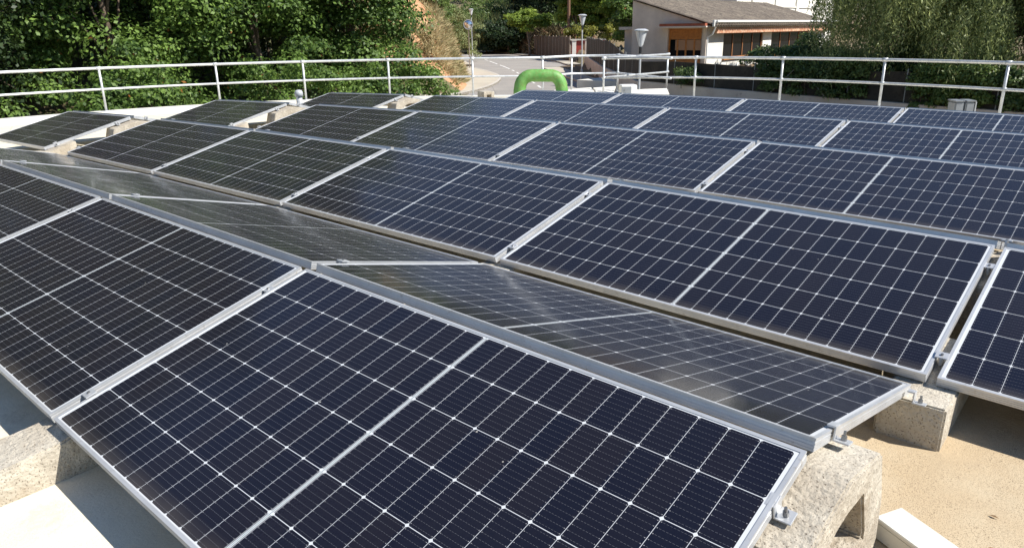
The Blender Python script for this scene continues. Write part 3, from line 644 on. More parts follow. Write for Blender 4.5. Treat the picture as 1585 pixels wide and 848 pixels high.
fence_run('screened_fence', [(7.8, 76), (7.3, 66), (6.65, 52), (6.6, 37.2), (9.0, 31.9), (13.5, 24.5), (16.6, 19.6)], WT + .104, lambda r, f: WT + 1.05 + float(np.clip((f - 40) / 10, 0, 1)) * .75, .03, M['screen'], 'dark screened garden fence on top of the pinkish low wall', 'fence', posts='tube', pm=M['greengal'], prad=.024, ptop=.12, wav=.05, panel_name='screen')
# braces of the fence
mb = MB(); o0 = P(13.2, 30.0, WT + .1)
tdv = (SHP * (13.4 - 8.9) + FH * (24.4 - 31.8)); tdv /= np.linalg.norm(tdv)
c_ = P(11.2, 28.0, WT + .1)
br = empty('fence_brace', c_, 'pair of slanting grey braces at the middle post of the dark fence', 'fence brace')
nrm_ = np.cross(tdv, [0, 0, 1.]); nrm_ = nrm_ / np.linalg.norm(nrm_); nrm_ = nrm_ if nrm_ @ FH < 0 else -nrm_
for sg in (-1, 1): MB().tube([tdv * sg * 1.25 + nrm_ * .06, np.array([0, 0, 1.05]) + nrm_ * .06 + tdv * sg * .05], .022, 8).build('strut', M['greengal'], br)
# wire mesh fence right of the screened one
wf = empty('wire_fence', P(16.8, 19.3, WT + .1), 'green wire mesh fence at the right edge under the weeping tree', 'fence')
mb = MB(); A_, B_ = np.array([16.8, 19.3]), np.array([21.0, 12.8]); Lf = np.linalg.norm(B_ - A_)
def wfp(s, z): q = A_ + (B_ - A_) * s / Lf; return P(q[0], q[1], WT + .1 + z) - P(16.8, 19.3, WT + .1)
s = 0.
while s < Lf - 1.2:
    mb.tube([wfp(s, 0), wfp(s + 1.2, 1.2)], .004, 3, cap=False); mb.tube([wfp(s + 1.2, 0), wfp(s, 1.2)], .004, 3, cap=False); s += .09
for z in (0.02, .6, 1.2): mb.tube([wfp(0, z), wfp(Lf, z)], .006, 4)
mb.build('mesh', mat('wire_green', (.05, .16, .09), .5), wf)
for s in (0, 2.4, 4.8, 7.2): MB().tube([wfp(s, 0), wfp(s, 1.35)], .026, 8).build('post', mat('post_green', (.16, .2, .14), .6), wf)
# brown panel fence up the road, a gate pier, a hedge-side store and a scooter
bfp = [(3.5, 112.5), (4.4, 106), (5.6, 99), (7.0, 88)]
fence_run('brown_fence', bfp, lambda r, f: GZ + .1, lambda r, f: GZ + 2.75, .06, M['brownfence'], 'tall dark brown panel fence with pale posts beside the road', 'fence', posts='box', pm=M['bark_pale'], prad=.07, ptop=.12, pstep=2.2)
for i, (u, f, h_, wd, m, lb) in enumerate(((894.5, 86, 2.3, .45, 'plaster_w', 'white rendered gate pier at the end of the brown fence'), (915.5, 79, 2.5, .5, 'lowwall', 'greyish gate pier at the start of the low wall'))):
    b_ = P((u - PXC) / FPX * f, f, GZ); o = empty('gate_pier', b_, lb, 'gate pier', rz=face)
    MB().box((-wd / 2, -wd / 2, 0), (wd / 2, wd / 2, h_)).build('shaft', M[m], o, bevel=.02); MB().box((-wd / 2 - .05, -wd / 2 - .05, h_ + .001), (wd / 2 + .05, wd / 2 + .05, h_ + .08)).build('cap', M['kerb'], o, bevel=.01)
b_ = P(8.9, 88, GZ + .05); o = empty('red_shed', b_, 'small dull red shed glimpsed between the gate piers', 'shed', rz=face)
MB().box((-1.6, 0, 0), (2.2, 2.5, 2.3)).build('wall', M['redpaint'], o); MB().box((-1.75, -.2, 2.301), (2.35, 2.7, 2.42)).build('roof', M['kerb'], o); MB().box((-.3, -.05, .0), (.9, -.002, 1.95)).build('door', M['polewood'], o)
b_ = P(7.65, 84, GZ + .03); o = empty('scooter', b_, 'small dark scooter parked by the gate near the brown fence', 'scooter', rz=face + .5)
for x in (-.55, .55): MB().tube([(x, -.05, .25), (x, .05, .25)], .25, 18).build('wheel', M['black'], o)
mb = MB(); mb.prism([(-.1, .3), (.1, .3), (.13, .62), (-.13, .62)], -.75, -.05); mb.prism([(-.12, .22), (.12, .22), (.12, .30), (-.12, .30)], -.1, .35); mb.tube([(.55, 0, .25), (.38, 0, .98)], .05, 8); mb.prism([(-.18, .3), (.18, .3), (.13, .92), (-.13, .92)], .34, .42); mb.build('body', M['black'], o)
MB().box((-.72, -.13, .621), (-.05, .13, .72)).build('seat', M['black'], o, bevel=.03); MB().tube([(.38, -.32, 1.02), (.38, .32, 1.02)], .02, 8).build('handlebar', M['steel'], o); MB().tube([(.44, 0, .88), (.5, 0, .88)], .07, 10).build('headlight', M['lampglass'], o)
# ------------------------------------------------------------------ house
e_rf = np.array([.643, .766]); hB = np.array([12.0, 45.0]); HZ0 = -3.1
eW = SH * e_rf[0] + FH * e_rf[1]; hrz = math.atan2(eW[1], eW[0])
def toH(p): q = np.asarray(p) - P(*hB, HZ0); g = np.array([-eW[1], eW[0], 0]); return np.array([q @ eW, q @ g, q[2]])
house = empty('house', P(*hB, HZ0), 'cream single storey house with grey tiled lean-to roof and orange wooden gable door', 'house', rz=hrz)
def gable_z(u, v, y): # local z of an image point on the gable plane at local y
    d = CF + CS * (u - PXC) / FPX - CU * (v - 424) / FPX
    g = P(*hB, HZ0); n = eW; t = (g - EYE) @ n / (d @ n); return toH(EYE + d * t)
def front_xz(u, v, yoff=0.):
    d = CF + CS * (u - PXC) / FPX - CU * (v - 424) / FPX
    n = np.array([-eW[1], eW[0], 0]); g = P(*hB, HZ0) + n * yoff; t = (g - EYE) @ n / (d @ n); return toH(EYE + d * t)
if True:
    gA = gable_z(980, 0, 0); gB = gable_z(1100, 38, 0); dl = gable_z(1034, 45, 0); dr = gable_z(1089, 45, 0); db = gable_z(1060, 108, 0); an = gable_z(1035, 41, 0)
    print('gable A', gA, 'B', gB, 'door', dl, dr, db)
    slope_g = (gA[2] - gB[2]) / (gA[1] - gB[1]); zE = gB[2] - gB[1] * slope_g
    yA = gA[1]; HL = 21.0; yR = yA; zA = zE + slope_g * yA; zpk = zA
    # walls, thick, with openings as recessed parts
    mb = MB()
    y0d, y1d = dr[1], dl[1]; zd1 = dl[2]; zd0 = .35
    def gp_(ya, yb, za, zb_a, zb_b): mb.add([(0, ya, za), (0, yb, za), (0, yb, zb_b), (0, ya, zb_a), (.3, ya, za), (.3, yb, za), (.3, yb, zb_b), (.3, ya, zb_a)], [(0, 1, 2, 3), (7, 6, 5, 4), (0, 4, 5, 1), (1, 5, 6, 2), (2, 6, 7, 3), (3, 7, 4, 0)])
    zt_ = lambda y: zE + slope_g * y - .05
    gp_(.3, y0d, 0, zt_(.3), zt_(y0d)); gp_(y0d, y1d, zd1, zt_(y0d), zt_(y1d)); gp_(y1d, yA, 0, zt_(y1d), zt_(yA)); gp_(y0d, y1d, 0, zd0, zd0)
    gp_(0, .3, 0, zt_(0), zt_(.3))
    mb.build('gable_wall', M['plaster_p'], house)
    x = [front_xz(u, 60)[0] for u in (1120, 1181, 1194, 1251, 1264)]; zs = front_xz(1130, 86)[2]; zh = front_xz(1130, 46)[2]
    print('front x', x, zs, zh, 'zE', zE)
    zs = max(.8, min(zs, 1.3)); zh = zE - .55
    mb = MB(); T = .3
    for xa, xb, za, zb_ in ((.3, x[0], 0, zE - .12), (x[1], x[2], 0, zE - .12), (x[3], HL, 0, zE - .12), (x[0], x[1], 0, zs), (x[2], x[3], 0, zs), (x[0], x[1], zh, zE - .12), (x[2], x[3], zh, zE - .12)):
        mb.box((xa, .0, za), (xb, T, zb_))
    mb.build('front_wall', M['plaster_w'], house)
    mb = MB(); mb.box((HL - .3, .301, 0), (HL, yR - .31, zE)); mb.box((.31, yR - .3, 0), (HL - .301, yR, zA - .35)); mb.box((.3, .31, .02), (HL - .3, yR - .3, .1)); mb.build('rear_wall', M['plaster_w'], house)
    def window(xa, xb, nm, npn):
        fr_ = MB(); w_ = .09
        fr_.box((xa, .08, zs), (xb, .18, zs + w_)); fr_.box((xa, .08, zh - w_), (xb, .18, zh))
        for k in range(npn + 1):
            xc = xa + (xb - xa - w_) * k / npn; fr_.box((xc, .079, zs + w_ + .001), (xc + w_, .181, zh - w_ - .001))
        o = fr_.build('window', M['winwood'], house); MB().box((xa + .01, .12, zs + .01), (xb - .01, .135, zh - .01)).build('pane', M['glassdark'], o)
        MB().box((xa - .05, -.12, zs - .09), (xb + .05, -.002, zs - .002)).build('sill', M['tilewood'], o); return o
    w1 = window(x[0], x[1], 'w', 4); w2 = window(x[2], x[3], 'w', 4)
    cu = MB(); n = 24; 
    for (xa, xb) in ((x[0] + .1, x[0] + 1.5), (x[2] + 4.0, x[2] + 6.6)):
        pts = [(xa + (xb - xa) * k / n, .24 + .05 * math.sin(k * 2.1)) for k in range(n + 1)]
        cu.add([(a, b, zs + .1) for a, b in pts] + [(a, b, zh - .1) for a, b in pts], [(k, k + 1, n + 2 + k, n + 1 + k) for k in range(n)])
    cu.build('curtain', M['curtain'], house)
    # fascia, gutter, weathered beam of the porch
    zF = zE + .16
    MB().box((-.35, -.62, zF - .36), (HL + .6, -.50, zF)).build('fascia', M['paintwhite'], house, bevel=.01)
    MB().tube([(-.2, -.70, zF - .08), (HL + .6, -.70, zF - .08)], .075, 10).build('gutter', M['paintwhite'], house)
    MB().box((.35, -.495, zF - .74), (HL + .3, -.33, zF - .42)).build('beam', M['beamwood'], house, bevel=.01)
    MB().box((.1, -.49, zF - .40), (HL, -.002, zF - .36)).build('soffit', M['plaster_p'], house)
    MB().tube([(-.08, -.66, zF - .2), (-.08, -.4, zF - .8), (-.08, -.12, zF - .95), (-.08, -.12, .1)], .05, 8).build('downpipe', M['paintwhite'], house)
    # lean-to roof with rounded tile rows running down the slope
    rt = MB(); n = 62; y_lo, y_hi = -.75, yA + .1
    xs0 = np.linspace(-.25, HL + .5, n * 2 + 1)
    m_rows = 12; vs = []
    for j in range(m_rows + 1):
        yy = y_lo + (y_hi - y_lo) * j / m_rows
        for k, xx in enumerate(xs0): vs.append((xx, yy, zE + slope_g * yy + .10 + (.08 if k % 2 else -.03) + random.uniform(-.012, .012)))
    nn = len(xs0); fs = [(j * nn + k, j * nn + k + 1, (j + 1) * nn + k + 1, (j + 1) * nn + k) for j in range(m_rows) for k in range(nn - 1)]
    tile = mat('roof_tiles', (.16, .13, .105), .9, noise=[(1.2, (.24, .20, .155), .4, .65), (6, (.075, .065, .055), .48, .7), (16, (.40, .36, .29), .6, .75)], bump=(25, .6))
    tt = tile.node_tree; pb = tt.nodes['Principled BSDF']; src = pb.inputs['Base Color'].links[0].from_socket; tcn = tt.nodes.new('ShaderNodeTexCoord'); sx_ = tt.nodes.new('ShaderNodeSeparateXYZ'); tt.links.new(tcn.outputs['Object'], sx_.inputs[0])
    ad = tt.nodes.new('ShaderNodeMath'); ad.operation = 'ADD'; ad.inputs[1].default_value = .25; tt.links.new(sx_.outputs[0], ad.inputs[0]); pp = tt.nodes.new('ShaderNodeMath'); pp.operation = 'PINGPONG'; pp.inputs[1].default_value = .1754; tt.links.new(ad.outputs[0], pp.inputs[0])
    mr = tt.nodes.new('ShaderNodeMapRange'); mr.inputs[1].default_value = .13; mr.inputs[2].default_value = .05; mr.inputs[4].default_value = .8; tt.links.new(pp.outputs[0], mr.inputs[0]); mm = tt.nodes.new('ShaderNodeMix'); mm.data_type = 'RGBA'; tt.links.new(mr.outputs[0], mm.inputs[0]); tt.links.new(src, mm.inputs[6]); mm.inputs[7].default_value = (.07, .055, .045, 1); tt.links.new(mm.outputs[2], pb.inputs['Base Color'])  # brown-dark valley bands: shade between the tile rows put into the colour
    rf_ = rt.add(vs, fs).build('roof', tile, house)
    sd_ = rf_.modifiers.new('solid', 'SOLIDIFY'); sd_.thickness = .06; sd_.offset = -1
    fx_ = MB(); 
    for xx in (2.2, 3.9): fx_.tube([(xx - 2.25, 0, 0), (xx - 2.24, 0, 0)], .01, 4)
    # awning and wooden door in the gable
    MB().box((-.55, y0d - .35, zd1 + .13), (-.002, y1d + .3, zd1 + .28)).build('awning', M['redtile'], house, bevel=.01)
    MB().box((-.62, y0d - .45, zd1 + .05), (-.002, y1d + .45, zd1 + .128)).build('awning_frame', M['plaster_p'], house)
    door = MB(); door.box((.16, y0d + .001, zd1 - .62), (.24, y1d - .001, zd1 - .001)); 
    hgt = zd1 - .62
    for k in range(5):
        yy = y0d + (y1d - y0d - .1) * k / 4; door.box((.15, yy, zd0), (.25, yy + .1, hgt - .001))
    door.box((.155, y0d + .1, zd0), (.245, y1d - .1, zd0 + 1.15)); dob = door.build('door', M['tilewood'], house)
    MB().box((.2, y0d + .05, zd0 + 1.15), (.22, y1d - .05, hgt - .01)).build('pane', M['glassdark'], dob)
    # a stretch of blind behind the upper panes, seen pale orange
    MB().box((.17, y0d + .11, hgt - .62), (.195, y1d - .45, hgt - .02)).build('blind', mat('blind', (.42, .24, .14), .8), dob)
    # terrace in front of the gable
    MB().box((-4.5, -3, -.6), (-.001, yA + 1, .25)).build('terrace', M['plaster_w'], house)
    # low annex on the left
    a0, a1 = gable_z(979, 44, 0), gable_z(969, 44, 0); ax2 = MB(); ax2.box((.6, yA + .001, 0), (3.5, yA + .9, a0[2] - .1)); ax2.build('annex', M['plaster_p'], house)
    MB().box((.3, yA + .002, a0[2] - .099), (3.7, yA + 1.15, a0[2] + .08)).build('annex_roof', M['kerb'], house)
# big cream building behind
c_ = P(29.5, 88, -3.2); bh = empty('tall_building', c_, 'large cream building rising behind the lean-to roof', 'building', rz=hrz)
mb = MB(); mb.box((-6, 0, 0), (26, 10, 16)); mb.build('wall', M['plaster_w'], bh)
for x_ in (-2.2, 4.6, 11.4): MB().box((x_, -.18, 0), (x_ + .8, -.001, 16)).build('pilaster', M['plaster_w'], bh)
MB().box((-6.1, -.12, 5.4), (26.1, -.181 + .18, 5.6)).build('ledge', M['plaster_w'], bh)
for k in range(6):
    x_ = -1.0 + 2.6 * k + (1.6 if k > 2 else 0)
    o = MB().box((x_, -.06, 7.6), (x_ + 1.3, -.002, 9.4)).build('window', M['kerb'], bh); MB().box((x_ + .1, -.075, 7.7), (x_ + 1.2, -.061, 9.3)).build('pane', M['glassdark'], o)
# ------------------------------------------------------------------ dry leaves on the roof
mb = MB()
for k in range(46):
    x, y = (random.uniform(.12, 1.3), random.uniform(.3, 1.5)) if k % 2 else (random.uniform(-3.2, -1.0), random.uniform(-1.9, -1.1))
    z = dome(x, y) + ROOF + .004; a = random.uniform(0, 6.3); l_ = random.uniform(.006, .016); wv = l_ * .35
    c_, s_ = math.cos(a), math.sin(a); q_ = [(x - c_ * l_, y - s_ * l_, z), (x + s_ * wv, y - c_ * wv, z + .003), (x + c_ * l_, y + s_ * l_, z + .001), (x - s_ * wv, y + c_ * wv, z + .003)]
    mb.add([A2W(*p) for p in q_], [(0, 1, 2, 3)])
tag(mb.build('leaf_litter', mat('dry_leaf', (.22, .13, .06), .8)), 'tiny dry leaves scattered on the roof by the blocks', 'leaves', kind='stuff')
# ------------------------------------------------------------------ vegetation
def unit(v): return v / (np.linalg.norm(v, axis=-1, keepdims=True) + 1e-9)
def leaves(name, C, axis, nrm, length, width, tone, m, parent):
    n = len(C); a = unit(axis); s_ = unit(np.cross(a, nrm)); L_ = np.broadcast_to(length, (n,))[:, None]; W_ = np.broadcast_to(width, (n,))[:, None]
    V = np.stack([C - a * L_ / 2, C + s_ * W_ / 2 + a * L_ * .05, C + a * L_ / 2, C - s_ * W_ / 2 + a * L_ * .05], 1).reshape(-1, 3)
    return fast_mesh(name, V, np.arange(4 * n).reshape(n, 4), m, np.repeat(tone, 4), parent)
def crown(name, parent, clumps, per, m, ll, ww, droop=0., shell=.55, flat=.8, outc=None, tone_j=.25):
    """clumps: array (x,y,z,r). leaves fill a ragged shell round every clump"""
    cl_ = np.repeat(clumps, per, axis=0); n = len(cl_); d = unit(rng.normal(size=(n, 3))); d[:, 2] = np.where(d[:, 2] < -.3, -d[:, 2] * .6, d[:, 2]); d = unit(d)
    rad = cl_[:, 3] * (shell + (1.05 - shell) * rng.random(n) ** .6) * (1 + .22 * np.sin(d[:, 0] * 7 + cl_[:, 0]) * np.cos(d[:, 1] * 6 + cl_[:, 2]))
    C = cl_[:, :3] + d * rad[:, None] * [1, 1, flat]
    nrm = unit(d * .9 + rng.normal(size=(n, 3)) * .55 + [0, 0, .35]); ax_ = unit(np.cross(nrm, rng.normal(size=(n, 3)))); ax_[:, 2] -= droop
    tn = np.clip(.42 + np.repeat(rng.normal(0, .16, len(clumps)), per) + rng.normal(0, tone_j, n) * .7, 0, .94); tn[rng.random(n) < .006] = 1.
    return leaves(name, C, ax_, nrm, ll * rng.uniform(.7, 1.3, n), ww * rng.uniform(.7, 1.3, n), tn, m, parent)
def ell_clumps(n, c, R_, rc, fill=.35, zmin=-1., jit=.15):
    d = unit(rng.normal(size=(n * 3, 3))); d = d[d[:, 2] > zmin][:n]; k = 1 - fill * rng.random(len(d)) ** 1.5
    lump = 1 + jit * np.sin(d[:, 0] * 5 + 1) * np.cos(d[:, 1] * 4 + c[0]) + jit * np.sin(d[:, 2] * 6 + c[1])
    pos = np.array(c) + d * (k * lump)[:, None] * np.array(R_); r_ = rc * rng.uniform(.6, 1.35, len(d))
    return np.concatenate([pos, r_[:, None]], 1)
def trunk(parent, h_, r0, limbs, m, lean=(0, 0), bend=.2):
    mb = MB(); top = np.array([lean[0], lean[1], h_]); pts = [top * t + np.array([math.sin(t * 4) * bend, math.cos(t * 5) * bend - bend, 0]) for t in np.linspace(0, 1, 7)]
    mb.tube(pts, [r0 * (1.25 - .75 * t) for t in np.linspace(0, 1, 7)], 9)
    for l in limbs:
        l = np.array(l, float); s_ = pts[random.choice([2, 3, 4, 5])]; mid = s_ * .45 + l * .55 + np.array([0, 0, -.08 * np.linalg.norm(l - s_)])
        mb.tube([s_, s_ * .6 + mid * .4, mid, l], [r0 * .5, r0 * .38, r0 * .25, r0 * .08], 6)
    return mb.build('trunk', m, parent, smooth=True)
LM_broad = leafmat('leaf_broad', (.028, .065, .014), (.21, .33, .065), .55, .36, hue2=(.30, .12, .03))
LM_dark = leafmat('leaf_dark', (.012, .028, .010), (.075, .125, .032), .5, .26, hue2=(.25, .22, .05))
LM_pine = leafmat('pine_needles', (.09, .15, .018), (.32, .42, .06), .6, .3)
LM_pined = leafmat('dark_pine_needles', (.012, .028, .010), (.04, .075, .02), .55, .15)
LM_hedge = leafmat('hedge_leaf', (.035, .07, .02), (.19, .27, .08), .5, .34)
LM_pep = leafmat('pepper_leaf', (.11, .15, .045), (.52, .58, .24), .5, .5)
LM_pep2 = leafmat('pepper_leaf_bright', (.12, .17, .04), (.50, .58, .20), .5, .5)
LM_shrub = leafmat('shrub_leaf', (.045, .09, .02), (.22, .30, .075), .5, .3, hue2=(.3, .25, .08))
LM_reed = leafmat('reed_leaf', (.12, .16, .05), (.34, .36, .16), .6, .3)
LM_dry = leafmat('dry_grass', (.17, .18, .07), (.66, .53, .31), .8, .35)
def climber(pts, label, n=46, hgt=.8, lm=None):
    o = empty('climbing_plant', P(*pts[0], WT), label, 'climbing plant'); pts = [np.array(p, float) for p in pts]; o0 = P(*pts[0], WT); C = []
    for _ in range(n):
        t = rng.random(); p = pts[0] * (1 - t) + pts[1] * t; q = P(*p, WT + .1 + hgt * rng.random() ** .8) - o0; C.append([*(q - FH * .12 + rng.normal(0, .06, 3)), rng.uniform(.16, .34)])
    C = np.array(C); crown('foliage', o, C, 150, lm or LM_hedge, .10, .06); mb = MB()
    c = C[0]; mb.tube([c[:3] * [1, 1, 0], c[:3] * [.97, 1, .5], c[:3]], .015, 5)
    mb.build('stem', M['bark'], o); return o
def tree(name, r, f, label, cat, group, c, R_, nc, rc, per, lm, ll, ww, h_, r0, bark='bark', z=None, **kw):
    z = hit_h(r, f) if z is None else z; o = empty(name, P(r, f, z), label, cat, group)
    cl_ = ell_clumps(nc, c, R_, rc, kw.pop('fill', .45), kw.pop('zmin', -.75))
    limbs = [cl_[i, :3] for i in rng.integers(0, len(cl_), 9)]
    trunk(o, h_, r0, limbs, M[bark]); crown('crown', o, cl_, per, lm, ll, ww, **kw); return o
# left: row of dense broadleaf trees behind the railing (right, ahead)
T_ = [
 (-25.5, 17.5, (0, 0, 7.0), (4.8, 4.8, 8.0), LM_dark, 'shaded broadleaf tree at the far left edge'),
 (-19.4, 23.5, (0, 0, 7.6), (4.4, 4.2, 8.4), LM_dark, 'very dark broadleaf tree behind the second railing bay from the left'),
 (-14.2, 26.4, (0, 0, 7.6), (3.7, 3.6, 8.4), LM_broad, 'broadleaf tree with large light tufts, behind the third railing bay'),
 (-10.2, 29.6, (0, 0, 7.6), (3.5, 3.4, 8.4), LM_broad, 'dense mid green tree behind the railing left of the grey vent pipe'),
 (-6.9, 32.0, (0, 0, 6.8), (2.7, 2.7, 7.6), LM_broad, 'dense bright green tree behind the railing, above the second separate panel'),
]
for i, (r, f, c, R_, lm, lb) in enumerate(T_):
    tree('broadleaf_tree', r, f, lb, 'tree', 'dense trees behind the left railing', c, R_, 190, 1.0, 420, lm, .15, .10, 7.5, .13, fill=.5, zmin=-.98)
for i, (r, f, c, R_, lb) in enumerate(((-33, 24, (0, 0, 11), (6.5, 6.5, 9.5), 'tall shaded tree rising behind the leftmost tree'), (-25, 31, (0, 0, 11), (6.5, 6, 9.5), 'tall shaded tree rising behind the very dark tree'), (-17, 36, (0, 0, 10.5), (6, 5.5, 9.5), 'tall shaded tree behind the tufted tree'), (-12.3, 38.5, (0, 0, 8.5), (4.3, 4.2, 8.6), 'tall shaded tree behind the dense mid green tree'))):
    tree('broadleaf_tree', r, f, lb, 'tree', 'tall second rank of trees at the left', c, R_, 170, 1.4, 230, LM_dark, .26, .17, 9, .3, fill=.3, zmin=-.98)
# undergrowth skirt before them
for i, (r, f, rx, hgt_, lb) in enumerate(((-23.0, 11.0, 2.2, 1.5, 'low leafy bush with dry reddish stems at the left picture edge'), (-16.6, 19.8, 1.9, 1.5, 'low bush behind the parapet under the darkest tree'), (-11.6, 22.0, 1.9, 1.9, 'low bush behind the parapet under the light tufted tree'), (-7.3, 25.5, 2.1, 2.2, 'broad low bush behind the railing left of the sandy bank'), (-4.1, 27.5, 1.7, 1.9, 'rounded green bush at the foot of the sandy bank'))):
    z = hit_h(r, f); o = empty('bush', P(r, f, z), lb, 'bush', 'bushes under the left trees')
    cl_ = ell_clumps(46, (0, 0, hgt_ * .55), (rx, rx, hgt_), .5, .5, -.5); crown('foliage', o, cl_, 200, LM_shrub if i in (0,) else LM_broad, .13, .08)
    trunk(o, hgt_ * .8, .05, [cl_[k, :3] for k in (1, 5, 9, 14)], M['bark'], bend=.05)
# bare twigs on the far left
# shrubs and dry grass on the bank
gcl = []
N_ = 70000; rr0 = rng.uniform(-17, -3.5, N_ * 4); ff0 = rng.uniform(46, 104, N_ * 4); dq = road_d(rr0, ff0); keep = (dq < -5.1) & (dq > -13.5)
nz = 1.2 * np.sin(rr0 * .9 + ff0 * .33 + 1) + np.sin(ff0 * .25 + 2) + rng.normal(0, .5, len(rr0)); keep &= (nz > -.35) & ((height(rr0, ff0) < .35) | (nz > 1.3))
rr0, ff0 = rr0[keep][:N_], ff0[keep][:N_]; hh0 = height(rr0, ff0)
B = EYE + rr0[:, None] * SHP + ff0[:, None] * FH + np.stack([0 * hh0, 0 * hh0, hh0], -1); n = len(B)
dirs = unit(rng.normal(size=(n, 3)) * [.9, .9, .5] + [0, 0, .7]); Lg = rng.uniform(.3, .95, n)
tn = np.clip(.5 + .2 * np.sin(rr0 * 1.3 + ff0 * .7) + rng.normal(0, .2, n), 0, 1)
tag(leaves('dry_grass', B + dirs * Lg[:, None] * .42, dirs, rng.normal(size=(n, 3)), Lg, .065, tn, LM_dry, None), 'pale dry grass covering the sandy road bank', 'grass', kind='stuff')
N_ = 16000; rr0 = rng.uniform(-12, 12, N_ * 6); ff0 = rng.uniform(111, 155, N_ * 6); dq = road_d(rr0, ff0, RB); keep = (dq > .2) & (dq < 5); rr0, ff0 = rr0[keep][:N_], ff0[keep][:N_]; hh0 = height(rr0, ff0); n = len(rr0)
B = EYE + rr0[:, None] * SHP + ff0[:, None] * FH + np.stack([0 * hh0, 0 * hh0, hh0], -1); dirs = unit(rng.normal(size=(n, 3)) * [.7, .7, .4] + [0, 0, .6]); Lg = rng.uniform(.3, 1.3, n)
tag(leaves('bank_scrub', B + dirs * Lg[:, None] * .4, dirs, rng.normal(size=(n, 3)), Lg, .13, np.clip(rng.normal(.35, .2, n), 0, 1), leafmat('scrub', (.05, .045, .02), (.17, .13, .06), .8, .2), None), 'brown scrub hanging over the reddish bank', 'scrub', kind='stuff')
for i, (r, f, rx, hgt_, lm, lb) in enumerate(((-5.9, 54, .8, .8, LM_shrub, 'small green shrub halfway up the sandy bank'), (-7.4, 66, 1.0, 1.0, LM_reed, 'pale olive shrub among the dry grass of the bank'), (-9.8, 80, 2.4, 2.4, LM_shrub, 'olive green shrub on top of the bank behind the mirror'), (-6.6, 93, 2.6, 3.6, LM_reed, 'tall light green shrub right of the traffic mirror'), (-8.9, 99, 2.8, 5.2, LM_shrub, 'yellow green climbing bush behind the far street lamp'))):
    z = hit_h(r, f); o = empty('shrub', P(r, f, z), lb, 'shrub'); cl_ = ell_clumps(50, (0, 0, hgt_ * .6), (rx, rx, hgt_), .6, .5, -.5); crown('foliage', o, cl_, 150, lm, .24, .10)
    trunk(o, hgt_ * .9, .07, [cl_[k, :3] for k in (1, 5, 9)], M['bark'], bend=.05)
# vegetation on the bank across the road, and pines
pl = [
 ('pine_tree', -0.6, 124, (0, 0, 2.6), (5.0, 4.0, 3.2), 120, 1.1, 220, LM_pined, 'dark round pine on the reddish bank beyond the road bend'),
 ('pine_tree', -4.6, 131, (0, 0, 4.0), (4.0, 4.0, 4.0), 70, 1.2, 220, LM_shrub, 'mid green leafy tree at the top of the road bend'),
 ('pine_tree', 2.6, 109, (0, 0, 4.6), (2.9, 2.6, 1.5), 46, .75, 260, LM_pine, 'small bright lime pine with two thin pale stems'),
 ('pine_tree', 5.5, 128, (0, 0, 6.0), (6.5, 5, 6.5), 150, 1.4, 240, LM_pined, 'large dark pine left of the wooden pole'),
 ('pine_tree', 9.3, 104, (0, 0, 5.6), (2.8, 2.4, 4.0), 90, .9, 260, LM_pine, 'bright green pine just behind the wooden pole'),
 ('pine_tree', 13.2, 101, (0, 0, 5.6), (3.6, 3.0, 4.6), 120, 1.0, 280, LM_pine, 'wide bright green pine left of the pale gable wall'),
 ('pine_tree', 17.0, 118, (0, 0, 6.5), (4.6, 4.0, 6.0), 80, 1.2, 220, LM_dark, 'grey green tree close behind the pale gable wall'),
]
for nm, r, f, c, R_, nc, rc, per, lm, lb in pl:
    o = tree(nm, r, f, lb, 'tree', 'pines beyond the road', c, R_, nc, rc, per, lm, .42, .15, c[2], .13, 'bark_pale', flat=.7, shell=.3, zmin=-.7)
for i, (r, f, rx, hgt_, lb) in enumerate(((8.6, 92, 1.7, 1.7, 'yellow green shrub above the low wall beside the gate'), (12.2, 90, 2.0, 1.9, 'second yellow green garden shrub, nearer the gable wall'))):
    z = hit_h(r, f); o = empty('shrub', P(r, f, GZ + .9), lb, 'shrub'); cl_ = ell_clumps(40, (0, 0, hgt_), (rx, rx, hgt_), .5, .5, -.5); crown('foliage', o, cl_, 150, leafmat('yellow_leaf', (.12, .14, .02), (.40, .38, .06), .5, .3), .2, .1)
    trunk(o, hgt_ * .9, .07, [cl_[k, :3] for k in (1, 5, 9)], M['bark'], bend=.05)
for (r, f, c, R_, lb) in ((11.0, 60, (0, 0, 3.4), (2.2, 2.2, 2.0), 'small round garden tree behind the low wall before the gable'),):
    tree('broadleaf_tree', r, f, lb, 'tree', None, c, R_, 60, .7, 240, LM_broad, .2, .12, 3., .12, z=GZ + .9)
# far wooded slope: one mass
cls = []
for k in range(420):
    r = rng.uniform(-95, 75); f = rng.uniform(135, 215) if r > -30 else rng.uniform(70, 150)
    if abs(road_d(np.array([r]), np.array([f]))[0]) < 11: continue
    if r > 18 and f < 150: continue
    cls.append((r, f, rng.uniform(2.5, 5.5)))
CL = np.array([[*(P(r, f, hit_h(r, f) + s_ * .9)), s_] for r, f, s_ in cls])
wd = crown('wood', None, np.concatenate([CL[rng.integers(0, len(CL), 2600)] * [1, 1, 1, 0] + np.concatenate([unit(rng.normal(size=(2600, 3))) * 3.6 * [1, 1, .9], np.full((2600, 1), 1.3)], 1)]), 60, LM_shrub, .55, .3); tag(wd, 'mixed green trees and reeds covering the far slope', 'wood', kind='stuff')
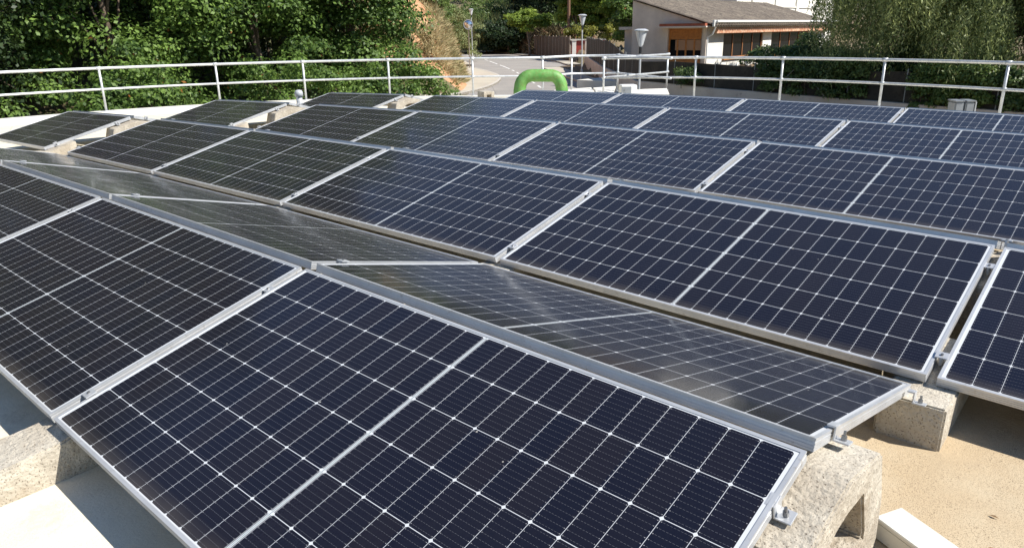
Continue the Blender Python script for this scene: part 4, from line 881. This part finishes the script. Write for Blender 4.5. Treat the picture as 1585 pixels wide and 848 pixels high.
# reeds, pale tall, upper left of the road
n = 9000; rr0 = rng.uniform(-13, 0, n); ff0 = rng.uniform(124, 138, n) + 0; hh0 = height(rr0, ff0); Lg = rng.uniform(3, 6.5, n)
B = EYE + rr0[:, None] * SHP + ff0[:, None] * FH + np.stack([0 * hh0, 0 * hh0, hh0], -1); dirs = unit(rng.normal(size=(n, 3)) * [.18, .18, .1] + [0, 0, 1])
tag(leaves('reeds', B + dirs * Lg[:, None] * .5 + [0, 0, .5], dirs, rng.normal(size=(n, 3)), Lg, .13, np.clip(rng.normal(.6, .25, n), 0, 1), LM_reed, None), 'tall pale reeds behind the road bend', 'reeds', kind='stuff')
# garden hedge bush in front of the house
for (r, f, cz_, R_, lb) in ((13.4, 33.0, .7, (2.3, 1.8, 1.45), 'big dark green rounded bush behind the screened fence before the house windows'), (16.2, 29.5, .45, (2.2, 1.8, 1.15), 'dark lower bush between the rounded bush and the weeping tree')):
    o = empty('hedge_bush', P(r, f, WT), lb, 'bush'); cl_ = ell_clumps(110, (0, 0, cz_), R_, .42, .4, -.6); crown('foliage', o, cl_, 260, LM_hedge, .11, .065); trunk(o, 1.0, .1, [cl_[k, :3] for k in (1, 5, 9, 12, 20)], M['bark'], bend=.05)
climber([(10.2, 29.7), (12.6, 25.7)], 'dark climbing plant covering the screened fence right of the slanting braces', 110, 1.25)
climber([(13.6, 24.2), (14.9, 22.1)], 'leafy climber on the screened fence under the weeping tree', 80, 1.1, LM_shrub)
climber([(15.0, 22.0), (16.5, 19.7)], 'second leafy climber on the screened fence, nearest the wire fence', 70, 1.1)
climber([(7.8, 33.8), (8.5, 32.6)], 'small climber on the screened fence below the wooden door', 14, .6)
# weeping pepper trees
def weeping(r, f, label, c, R_, ns, lm, lmin, lmax, seed, trunkr=.35, h_=6.):
    g = np.random.default_rng(seed); z = GZ + .95; o = empty('weeping_tree', P(r, f, z), label, 'tree', 'weeping trees at the right')
    d = unit(g.normal(size=(ns * 2, 3))); d = d[d[:, 2] > -.7][:ns]; k = 1 - .75 * g.random(len(d)) ** 1.3
    clus = unit(g.normal(size=(60, 3))); nn_ = (d @ clus.T).argmax(1); d = unit(d * .55 + clus[nn_] * .45)
    st = np.array(c) + d * k[:, None] * np.array(R_); Ls = g.uniform(lmin, lmax, len(d)); per = 32
    t = np.tile(np.linspace(0, 1, per), len(d)); st_ = np.repeat(st, per, 0); L2 = np.repeat(Ls, per); out = np.repeat(unit(d * [1, 1, 0] + 1e-3), per, 0)
    sway = np.repeat(g.normal(size=(len(d), 3)) * [.25, .25, 0], per, 0)
    C = st_ + out * (np.sqrt(t) * .35)[:, None] + sway * (t * L2 * .3)[:, None] - np.stack([0 * t, 0 * t, t ** 1.25 * L2], -1) + g.normal(0, .035, (len(t), 3))
    C = C[C[:, 2] > -.2]; n = len(C)
    ax_ = unit(g.normal(size=(n, 3)) * [.65, .65, .3] + [0, 0, -.9]); tn = np.clip(.45 + g.normal(0, .22, n) + .12 * np.sin(C[:, 0] * 1.4 + C[:, 2]), 0, 1)
    nrm = g.normal(size=(n, 3)) * .55 + unit(C - np.array(c)) * .7 + np.array([.45, .1, .45]); leaves('crown', C, ax_, nrm, .15 * g.uniform(.7, 1.5, n), .038, tn, lm, o)
    random.seed(seed); trunk(o, h_, trunkr, [st[i] for i in g.integers(0, len(st), 16)], M['bark'], bend=.25); return o
weeping(17.6, 27.0, 'large weeping tree with hanging olive foliage in front of the right railing bays', (0, 0, 4.6), (5.6, 5.4, 5.2), 6200, LM_pep, 1.0, 3.4, 5)
weeping(23.6, 23.5, 'second weeping tree, brighter, at the right picture edge', (0, 0, 5.0), (5.0, 4.8, 5.4), 4600, LM_pep2, 1.0, 3.6, 9)
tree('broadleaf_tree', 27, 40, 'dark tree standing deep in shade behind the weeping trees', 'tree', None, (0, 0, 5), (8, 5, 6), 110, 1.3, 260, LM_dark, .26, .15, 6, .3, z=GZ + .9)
